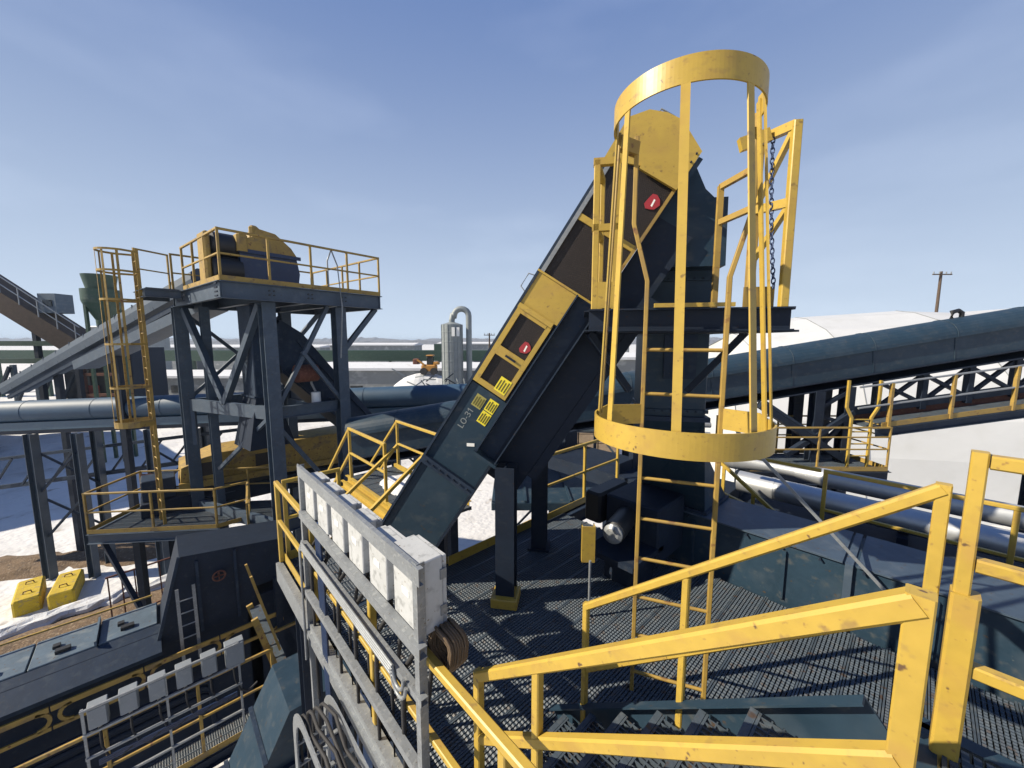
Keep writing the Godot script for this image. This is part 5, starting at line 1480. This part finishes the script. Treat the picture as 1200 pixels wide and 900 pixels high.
	for k in 4:
		var aa := TAU * k / 4.0 + 0.5
		p_bar(h, "leg", M.green, Vector3(-30.4 + cos(aa) * 0.9, 0, -29 + sin(aa) * 0.9), Vector3(-30.4 + cos(aa) * 0.9, 11.8, -29 + sin(aa) * 0.9), 0.18, 0.18, Vector3.RIGHT)

func backdrop() -> void:
	frame(Vector3.ZERO, -43)
	# white fabric storage building at right, turned a little towards the yard
	frame(Basis(Vector3.UP, deg_to_rad(-43)) * Vector3(16, 0, -21), -43 - 16)
	var f := thing("fabric_building", "large white fabric covered storage building at right", "building", Vector3(28, 0, -8))
	var sec := [Vector2(0.0, -0.3), Vector2(-0.1, 3.0), Vector2(-0.5, 5.2), Vector2(-1.5, 7.2), Vector2(-3.5, 9.0), Vector2(-6.0, 10.2), Vector2(-9.0, 11.1), Vector2(-11.0, 11.35), Vector2(-13.5, 10.9), Vector2(-17.5, 9.0), Vector2(-20.5, 6.0), Vector2(-21.5, -0.3)]
	var xs := []
	for k in 16:
		xs.append(-3.0 + k * 3.2)
	var rng := RandomNumberGenerator.new()
	rng.seed = 3
	var rings := []
	for k in xs.size():
		var ring := []
		var s: float = [0.86, 0.93, 0.97, 1.0][mini(k, 3)]
		for j in sec.size():
			var q: Vector2 = sec[j]
			var sag := 0.0 if k % 2 == 0 else -0.22
			ring.append(Vector3(xs[k] + (2.0 if k == 0 and j > 3 and j < 9 else 0.0), q.y * s + (sag + rng.randf_range(-0.05, 0.05) if j > 1 and j < 10 else 0.0), q.x))
		rings.append(ring)
	for k in xs.size() - 1:
		var mb := MB.new()
		for j in sec.size() - 1:
			mb.quad(rings[k][j], rings[k][j + 1], rings[k + 1][j + 1], rings[k + 1][j])
		part(mb, "fabric_bay", M.fabric, f)
	var mb2 := MB.new()
	mb2.cap(rings[0], Vector3.LEFT)
	part(mb2, "end_wall", M.fabric, f)
	for k in range(0, xs.size(), 2):
		var pts := []
		for j in sec.size():
			pts.append(rings[k][j] + Vector3(0, 0.01, 0.012))
		p_pipe(f, "seam", M.grey_clad, pts, 0.022, 5)
	frame(Vector3.ZERO, -43)

	utility_pole(Vector3(49, 0, -45), 17.0, 2.2, "tall wooden utility pole rising behind the white building")
	utility_pole(Vector3(-53, 0, -62), 12.4, 3.4, "distant utility pole with double crossarm seen through the tower legs")
	utility_pole(Vector3(-3.8, 0, -65), 10.4, 1.8, "small far utility pole right of the silver silo")
	utility_pole(Vector3(7.4, 0, -60), 10.0, 1.8, "small far utility pole hidden beside the steep conveyor")

	# unseen long shed added outside the frame at left to shade the snow
	frame(Basis(Vector3.UP, deg_to_rad(-43)) * Vector3(-33.6, 0, -23.4), 10)
	var ls := thing("added_shade_shed", "unseen long grey shed added beyond the left edge to shade the snow", "shed", Vector3(-6, 0, -11))
	p_box(ls, "wall", M.grey_clad, Vector3(-12, 0, -22), Vector3(-0.6, 9.5, 0))
	var rb := MB.new()
	rb.prism(PackedVector2Array([Vector2(-12.5, 9.5), Vector2(-0.1, 9.5), Vector2(-6.3, 12.5)]), Transform3D.IDENTITY, -22.5, 0.5)
	part(rb, "roof", M.roof_snow, ls)
	for k in 4:
		p_box(ls, "door", M.steel_shaded, Vector3(-0.6, 0, -20 + k * 5.2), Vector3(-0.55, 4.0, -17 + k * 5.2))
	frame(Vector3.ZERO, -43)
	# flat blue roof one storey below, behind the back deck rail
	var fb := thing("flat_roof", "flat dark blue machine roof one level below the back deck edge", "machine", Vector3(2.5, 0, -10.8))
	p_box(fb, "roof_plate", M.panel, Vector3(-0.5, 5.1, -12.9), Vector3(5.6, 5.3, -8.9), 0.02)
	for k in 5:
		p_box(fb, "panel_rib", M.panel, Vector3(0.3 + k * 1.1, 5.3, -12.9), Vector3(0.36 + k * 1.1, 5.35, -8.9))
	for x in [0.0, 5.2]:
		p_bar(fb, "leg", M.steel_shaded, Vector3(x, 0, -10.8), Vector3(x, 5.1, -10.8), 0.2, 0.2, Vector3.RIGHT)
	# silo with gooseneck pipe
	var s := thing("silver_silo", "round grey sheet metal silo with a curved pipe on top, in the middle distance", "silo", Vector3(-6.2, 0, -40))
	var prof := [[1.08, 0.0]]
	for k in 10:
		prof.append([1.08, 1.0 + k * 1.0])
		prof.append([1.1, 1.02 + k * 1.0])
		prof.append([1.1, 1.1 + k * 1.0])
		prof.append([1.08, 1.12 + k * 1.0])
	prof.append([1.08, 10.8])
	prof.append([0.3, 11.05])
	prof.append([0.3, 11.3])
	mb2 = MB.new()
	mb2.lathe(Vector3(-6.2, 0, -40), prof, 28)
	part(mb2, "shell", M.galv_dull, s)
	for k in 14:
		var aa := TAU * k / 14.0
		p_bar(s, "rib", M.galv_dull, Vector3(-6.2 + cos(aa) * 1.09, 0, -40 + sin(aa) * 1.09), Vector3(-6.2 + cos(aa) * 1.09, 10.8, -40 + sin(aa) * 1.09), 0.06, 0.06, Vector3.RIGHT)
	for k in 3:
		p_box(s, "window", M.label_white, Vector3(-6.5 + k * 0.45, 9.6, -38.99 + absf(k - 1) * -0.12), Vector3(-6.2 + k * 0.45, 10.5, -38.86 + absf(k - 1) * -0.12))
	var goose := [Vector3(-6.2, 11.2, -40), Vector3(-6.1, 11.7, -40)]
	for k in 9:
		var t := PI * k / 8.0
		goose.append(Vector3(-5.2 - cos(t) * 0.75, 11.7 + sin(t) * 0.7, -40))
	goose.append(Vector3(-4.45, 11.0, -40))
	goose.append(Vector3(-4.45, 0.0, -40))
	p_pipe(s, "gooseneck_pipe", M.galv_dull, goose, 0.3, 16)

	# long green gallery on legs
	var g := thing("green_gallery", "long low dark green conveyor gallery far across the yard", "conveyor", Vector3(-40, 0, -62))
	p_box(g, "gallery", M.green, Vector3(-95, 5.9, -63.5), Vector3(14, 7.6, -61.5))
	for k in 14:
		p_box(g, "leg", M.green, Vector3(-92 + k * 8.0, 0, -62.8), Vector3(-91.6 + k * 8.0, 5.9, -62.3))
	p_box(g, "roof_house", M.green, Vector3(-12.5, 7.6, -63.2), Vector3(-11.0, 8.6, -61.8))
	# far buildings
	var i := 0
	for q in [["long low grey industrial building on the far horizon left of the silo", -52, -110, 24, 8.2, "grey", 10], ["long white roofed building on the far horizon beside the silo", -24, -125, 62, 8.4, "white", 12], ["pale low building seen far away through the tower", -120, -120, 60, 7.4, "grey", 12], ["white snow covered shed far behind the tower base", -58, -52, 34, 4.6, "grey", 10], ["flat grey long building just beyond the blue tubular conveyor", -26, -46, 34, 6.1, "grey", 9], ["low grey workshop behind the ladder cage at right of middle", 5, -46, 12, 7.4, "grey", 8]]:
		var b := thing("low_building", q[0], "building", Vector3(q[1] + q[3] * 0.5, 0, q[2]), "far buildings")
		var x0: float = q[1]
		var z: float = q[2]
		var L: float = q[3]
		var H: float = q[4]
		p_box(b, "wall", M.grey_clad, Vector3(x0, 0, z - q[6]), Vector3(x0 + L, H - 0.5, z))
		mb2 = MB.new()
		mb2.prism(PackedVector2Array([Vector2(0.4, H - 0.5), Vector2(0.4, H - 0.2), Vector2(-q[6] * 0.5, H + 0.25), Vector2(-q[6] - 0.4, H - 0.2), Vector2(-q[6] - 0.4, H - 0.5)]), Transform3D(Basis(Vector3.BACK, Vector3.UP, Vector3.LEFT), Vector3(x0, 0, z)), 0.3, -L - 0.3)
		part(mb2, "roof", M.roof_snow, b)
		var n := int(L / 5.0)
		for k in n:
			if (k * 7 + i) % 3 == 0:
				p_box(b, "door", M.steel_shaded, Vector3(x0 + 1.5 + k * 5.0, 0, z), Vector3(x0 + 3.7 + k * 5.0, 3.0, z + 0.05))
			else:
				p_box(b, "window", M.glass, Vector3(x0 + 1.5 + k * 5.0, H * 0.45, z), Vector3(x0 + 3.0 + k * 5.0, H * 0.45 + 1.0, z + 0.05))
		i += 1
	var d := thing("domed_silo", "pale domed storage bin on the horizon behind the tower legs", "silo", Vector3(-92, 0, -100))
	mb2 = MB.new()
	mb2.lathe(Vector3(-92, 0, -100), [[2.6, 0.0], [2.6, 9.6], [2.4, 10.6], [1.8, 11.5], [0.9, 12.0], [0.0, 12.1]], 24)
	part(mb2, "shell", M.galv_dull, d)
	# ploughed snow heap that carries the loader
	var heap := MB.new()
	var hz := noise(0.35, 61, 3)
	var hh := func(x: float, z: float) -> float:
		var u := (x + 9.6) / 5.2
		var v := (z + 42.3) / 2.6
		return 5.75 * exp(-pow(u * u + v * v, 1.6) * 0.9) + hz.get_noise_2d(x, z) * 0.35 - 0.25
	for j in 20:
		for ii in 34:
			var x := -18.0 + ii * 0.5
			var z := -46.5 + j * 0.45
			var a := Vector3(x, hh.call(x, z), z)
			var b := Vector3(x + 0.5, hh.call(x + 0.5, z), z)
			var c := Vector3(x + 0.5, hh.call(x + 0.5, z + 0.45), z + 0.45)
			var e := Vector3(x, hh.call(x, z + 0.45), z + 0.45)
			heap.tri(a, b, c)
			heap.tri(a, c, e)
	ground_mesh(heap, "snow_heap", M.dirty_snow)
	# orange loader on the snow heap
	var lo := thing("orange_loader", "small orange and yellow loader parked by the silo", "loader", Vector3(-9.2, 5.4, -42))
	p_box(lo, "body", M.orange, Vector3(-9.9, 5.85, -42.8), Vector3(-8.3, 6.55, -41.7), 0.12)
	p_box(lo, "hood", M.orange, Vector3(-8.6, 6.55, -42.7), Vector3(-8.0, 6.9, -41.8), 0.1)
	p_box(lo, "cab", M.glass, Vector3(-9.3, 6.56, -42.7), Vector3(-8.65, 7.5, -41.8), 0.08)
	p_box(lo, "cab_roof", M.orange, Vector3(-9.36, 7.5, -42.76), Vector3(-8.6, 7.6, -41.74), 0.03)
	p_bar(lo, "boom", M.orange, Vector3(-9.5, 6.5, -41.75), Vector3(-10.3, 7.1, -41.75), 0.14, 0.2)
	p_box(lo, "bucket", M.rust, Vector3(-10.8, 6.6, -42.8), Vector3(-10.2, 7.2, -41.7), 0.1)
	for x in [-9.6, -8.5]:
		p_tube(lo, "wheel", M.rubber, Vector3(x, 5.85, -41.9), Vector3(x, 5.85, -41.5), 0.38, 14)
	var sp := thing("scrap_heap", "tangle of grey scrap steel frames in front of the silo", "scrap", Vector3(-8.6, 0, -33))
	rng.seed = 9
	for k in 26:
		var p := Vector3(rng.randf_range(-9.6, -4.2), rng.randf_range(4.8, 6.2), -33 + rng.randf_range(-1, 1))
		p_bar(sp, "beam", M.galv_dull if k % 3 else M.steel_shaded, p, p + Vector3(rng.randf_range(-1.2, 1.2), rng.randf_range(-0.8, 0.8), rng.randf_range(-0.5, 0.5)), 0.09, 0.09)
	p_box(sp, "bin", M.concrete, Vector3(-10.0, 0, -35), Vector3(-3.8, 5.0, -32.2))
	# rubble of pale timber behind the cage
	var tm := thing("timber_pile", "pale timber stack behind the ladder cage in the distance", "timber", Vector3(5.5, 0, -30))
	for k in 9:
		for j in 3:
			p_box(tm, "bundle", M.timber, Vector3(3.6 + j * 1.5, k * 0.72, -31 + j * 0.2), Vector3(5.0 + j * 1.5, k * 0.72 + 0.66, -28.5))

func utility_pole(at: Vector3, h: float, arm: float, label: String) -> void:
	var u := thing("utility_pole", label, "pole", at, "utility poles")
	var mb := MB.new()
	mb.lathe(at, [[0.19, 0.0], [0.13, h], [0.0, h]], 10)
	part(mb, "shaft", M.wood, u)
	for k in 2:
		p_bar(u, "crossarm", M.wood, at + Vector3(-arm * 0.5, h - 0.35 - k * 0.9, 0.14), at + Vector3(arm * 0.5, h - 0.35 - k * 0.9, 0.14), 0.1, 0.12)
		if arm < 2.5:
			break
	for x in [-0.45, -0.15, 0.2, 0.45]:
		p_tube(u, "insulator", M.galv, at + Vector3(arm * x, h - 0.3, 0.14), at + Vector3(arm * x, h - 0.05, 0.14), 0.06, 8)

# ---------------------------------------------------------------- ground
func terrain() -> void:
	frame(Vector3.ZERO)
	var nz := noise(0.045, 77, 4)
	var nf := noise(0.35, 78, 3)
	var hgt := func(x: float, z: float) -> float:
		var d := Vector2(x, z).length()
		var near := clampf((18.0 - absf(z + 6) * 0.6 - absf(x - 1) * 0.4) / 8.0, 0.0, 1.0)
		var k := 1.0 - near
		var e := clampf((200.0 - d) / 80.0, 0.0, 1.0)
		return (nz.get_noise_2d(x, z) * 0.55 + nf.get_noise_2d(x, z) * 0.09) * k * e - 0.03
	var mb := MB.new()
	var S := 1.0
	var i0 := -70
	var i1 := 90
	var j0 := -110
	var j1 := 24
	var gx := i1 - i0 + 1
	var pts := PackedVector3Array()
	for j in range(j0, j1 + 1):
		for i in range(i0, i1 + 1):
			pts.append(Vector3(i * S, hgt.call(i * S, j * S), j * S))
	for j in j1 - j0:
		for i in i1 - i0:
			var a := j * gx + i
			var A := pts[a]
			var B := pts[a + 1]
			var C := pts[a + gx + 1]
			var D := pts[a + gx]
			var sm := func(p: Vector3) -> Vector3:
				return Vector3(hgt.call(p.x - 0.5, p.z) - hgt.call(p.x + 0.5, p.z), 1.0, hgt.call(p.x, p.z - 0.5) - hgt.call(p.x, p.z + 0.5)).normalized()
			mb.tri(A, B, C)
			mb.tri(A, C, D)
	# out to the horizon
	var R := 4000.0
	var y := -0.06
	var lo := Vector2(i0, j0)
	var hi := Vector2(i1, j1)
	mb.quad(Vector3(-R, y, -R), Vector3(R, y, -R), Vector3(R, y, lo.y), Vector3(-R, y, lo.y))
	mb.quad(Vector3(-R, y, hi.y), Vector3(R, y, hi.y), Vector3(R, y, R), Vector3(-R, y, R))
	mb.quad(Vector3(-R, y, lo.y), Vector3(lo.x, y, lo.y), Vector3(lo.x, y, hi.y), Vector3(-R, y, hi.y))
	mb.quad(Vector3(hi.x, y, lo.y), Vector3(R, y, lo.y), Vector3(R, y, hi.y), Vector3(hi.x, y, hi.y))
	ground_mesh(mb, "ground", M.snow)
	# bare dirt strip beside the machine line and a muddy patch in the snow
	patch("dirt", M.clay, [Vector2(-14, -18.6), Vector2(-8, -18.7), Vector2(-4, -18.9), Vector2(-2, -19.0), Vector2(0.5, -18.9), Vector2(3, -18.4), Vector2(4, -15), Vector2(2, -11), Vector2(-14, -11)], hgt, 0.22)
	patch("mud", M.clay, [Vector2(-9, -25.6), Vector2(-5.2, -26.2), Vector2(-3.0, -24.8), Vector2(-1.2, -24.9), Vector2(0.4, -23.0), Vector2(0.6, -21.6), Vector2(-1.2, -21.5), Vector2(-2.2, -22.4), Vector2(-3.5, -23.0), Vector2(-6, -23.6), Vector2(-9, -24)], hgt, 0.16)
	# ploughed snow ridge along the dirt strip
	var rg := MB.new()
	var rn := noise(0.8, 5, 3)
	var line := []
	for k in 60:
		var x := -14.0 + k * 0.3
		line.append(Vector3(x, 0.02, -18.95 + sin(x * 0.7) * 0.12 + rn.get_noise_1d(x * 3) * 0.2))
	for k in line.size() - 1:
		var a: Vector3 = line[k]
		var b: Vector3 = line[k + 1]
		for s in 8:
			var a0 := PI * s / 8.0
			var a1 := PI * (s + 1) / 8.0
			var ra := 0.34 + rn.get_noise_2d(a.x * 3, s) * 0.12
			var rb := 0.34 + rn.get_noise_2d(b.x * 3, s) * 0.12
			var ra1 := 0.34 + rn.get_noise_2d(a.x * 3, s + 1) * 0.12
			var rb1 := 0.34 + rn.get_noise_2d(b.x * 3, s + 1) * 0.12
			mb = rg
			rg.quad(a + Vector3(0, sin(a0) * ra * 0.8, cos(a0) * ra), a + Vector3(0, sin(a1) * ra1 * 0.8, cos(a1) * ra1), b + Vector3(0, sin(a1) * rb1 * 0.8, cos(a1) * rb1), b + Vector3(0, sin(a0) * rb * 0.8, cos(a0) * rb))
	ground_mesh(rg, "snow_ridge", M.dirty_snow)
	# distant ridge with bare woods
	frame(Vector3.ZERO, -43)
	var hb := MB.new()
	var hn := noise(0.004, 21, 4)
	var hn2 := noise(0.06, 22, 3)
	for layer in 2:
		var zz := -900.0 - layer * 500.0
		var prev := Vector3.ZERO
		for k in 401:
			var x := -2600.0 + k * 13.0
			var hh := (6.5 + hn.get_noise_1d(x + layer * 999) * 4.5 + absf(hn2.get_noise_1d(x * 0.7)) * 4.0) * (1.0 + layer * 1.1)
			var p := Vector3(x, maxf(hh, 2.0), zz)
			if k > 0:
				hb.quad(Vector3(prev.x, -2, zz + 60), Vector3(prev.x, prev.y, zz), Vector3(p.x, p.y, zz), Vector3(p.x, -2, zz + 60))
				hb.quad(Vector3(prev.x, prev.y, zz), Vector3(prev.x, -2, zz - 60), Vector3(p.x, -2, zz - 60), Vector3(p.x, p.y, zz))
			prev = p
	ground_mesh(hb, "hills", M.hill)

func patch(called: String, mat: Material, pl: Array, hgt: Callable, lift: float) -> void:   # an irregular sheet that follows the ground, slightly mounded
	var poly := PackedVector2Array(pl)
	var lo := Vector2(1e9, 1e9)
	var hi := -lo
	for p in poly:
		lo = lo.min(p)
		hi = hi.max(p)
	var mb := MB.new()
	var n := noise(0.9, 44, 3)
	var S := 0.35
	var h := func(x: float, z: float) -> float:
		var g := 1e9
		for i in poly.size():
			var q := Geometry2D.get_closest_point_to_segment(Vector2(x, z), poly[i], poly[(i + 1) % poly.size()])
			g = minf(g, q.distance_to(Vector2(x, z)))
		if not Geometry2D.is_point_in_polygon(Vector2(x, z), poly):
			g = -g
		g += n.get_noise_2d(x, z) * 0.5
		return hgt.call(x, z) + clampf(g * 0.25, -0.25, lift) + n.get_noise_2d(x * 2, z * 2) * 0.05
	var nx := int((hi.x - lo.x + 1.0) / S)
	var nzz := int((hi.y - lo.y + 1.0) / S)
	var g := []
	for j in nzz + 1:
		for i in nx + 1:
			var x := lo.x - 0.5 + i * S
			var z := lo.y - 0.5 + j * S
			g.append(Vector3(x, h.call(x, z), z))
	for j in nzz:
		for i in nx:
			var a := j * (nx + 1) + i
			mb.tri(g[a], g[a + 1], g[a + nx + 2])
			mb.tri(g[a], g[a + nx + 2], g[a + nx + 1])
	ground_mesh(mb, called, mat)

func _ready() -> void:
	# camera, sky, sun, exposure
	var cam := Camera3D.new()
	cam.name = "camera"
	cam.fov = 90.0
	cam.near = 0.05
	cam.far = 9000.0
	cam.position = Vector3(0, 9.2, 0)
	cam.rotation_degrees = Vector3(-6.5, -43, 0)
	add_child(cam)
	cam.current = true
	var env := Environment.new()
	env.background_mode = Environment.BG_SKY
	var sky := Sky.new()
	var sm := ProceduralSkyMaterial.new()
	sm.sky_top_color = Color(0.29, 0.435, 0.69)
	sm.sky_horizon_color = Color(0.83, 0.895, 0.965)
	sm.sky_curve = 0.33
	sm.ground_horizon_color = Color(0.72, 0.76, 0.82)
	sm.ground_bottom_color = Color(0.45, 0.47, 0.5)
	sm.sun_angle_max = 2.0
	# a few faint streaks of high cloud
	var cw := 1024
	var chh := 512
	var cn := FastNoiseLite.new()
	cn.seed = 8
	cn.frequency = 1.6
	cn.fractal_octaves = 5
	var ci := Image.create(cw, chh, false, Image.FORMAT_RGBA8)
	for yy in chh / 2:
		var e := PI * (0.5 - (yy + 0.5) / chh)
		for xx in cw:
			var az := TAU * xx / cw
			var q := Vector3(cos(az) * cos(e), sin(e) * 4.0, sin(az) * cos(e))
			var v := clampf(cn.get_noise_3d(q.x * 1.1, q.y, q.z * 1.1) * 1.6 - 0.1, 0.0, 1.0)
			ci.set_pixel(xx, yy, Color(1, 1, 1, v * 0.055))
	sm.sky_cover = ImageTexture.create_from_image(ci)
	sky.sky_material = sm
	env.sky = sky
	env.tonemap_mode = Environment.TONE_MAPPER_LINEAR
	env.tonemap_exposure = 1.75
	env.background_energy_multiplier = 0.575
	env.fog_enabled = true
	env.fog_density = 0.00035
	env.fog_light_color = Color(0.78, 0.85, 0.93)
	env.sdfgi_enabled = true
	env.ssao_enabled = true
	env.ssil_enabled = true
	var we := WorldEnvironment.new()
	we.name = "world_environment"
	we.environment = env
	add_child(we)
	var sun := DirectionalLight3D.new()
	sun.name = "sun"
	sun.light_energy = 1.6
	sun.light_color = Color(1.0, 0.95, 0.86)
	sun.light_angular_distance = 0.5
	sun.shadow_enabled = true
	add_child(sun)
	var el := deg_to_rad(36.0)
	var hd := deg_to_rad(-57.0)       # heading of the sun measured from -Z towards +X
	var to_sun := Vector3(sin(hd) * cos(el), sin(el), -cos(hd) * cos(el))
	sun.transform = Transform3D(Basis.looking_at(-to_sun, Vector3.UP), to_sun * 50.0)
	materials()
	terrain()
	main_deck()
	switch_rack()
	incline_conveyor()
	tower()
	lower_machine()
	long_conveyor()
	far_left()
	backdrop()
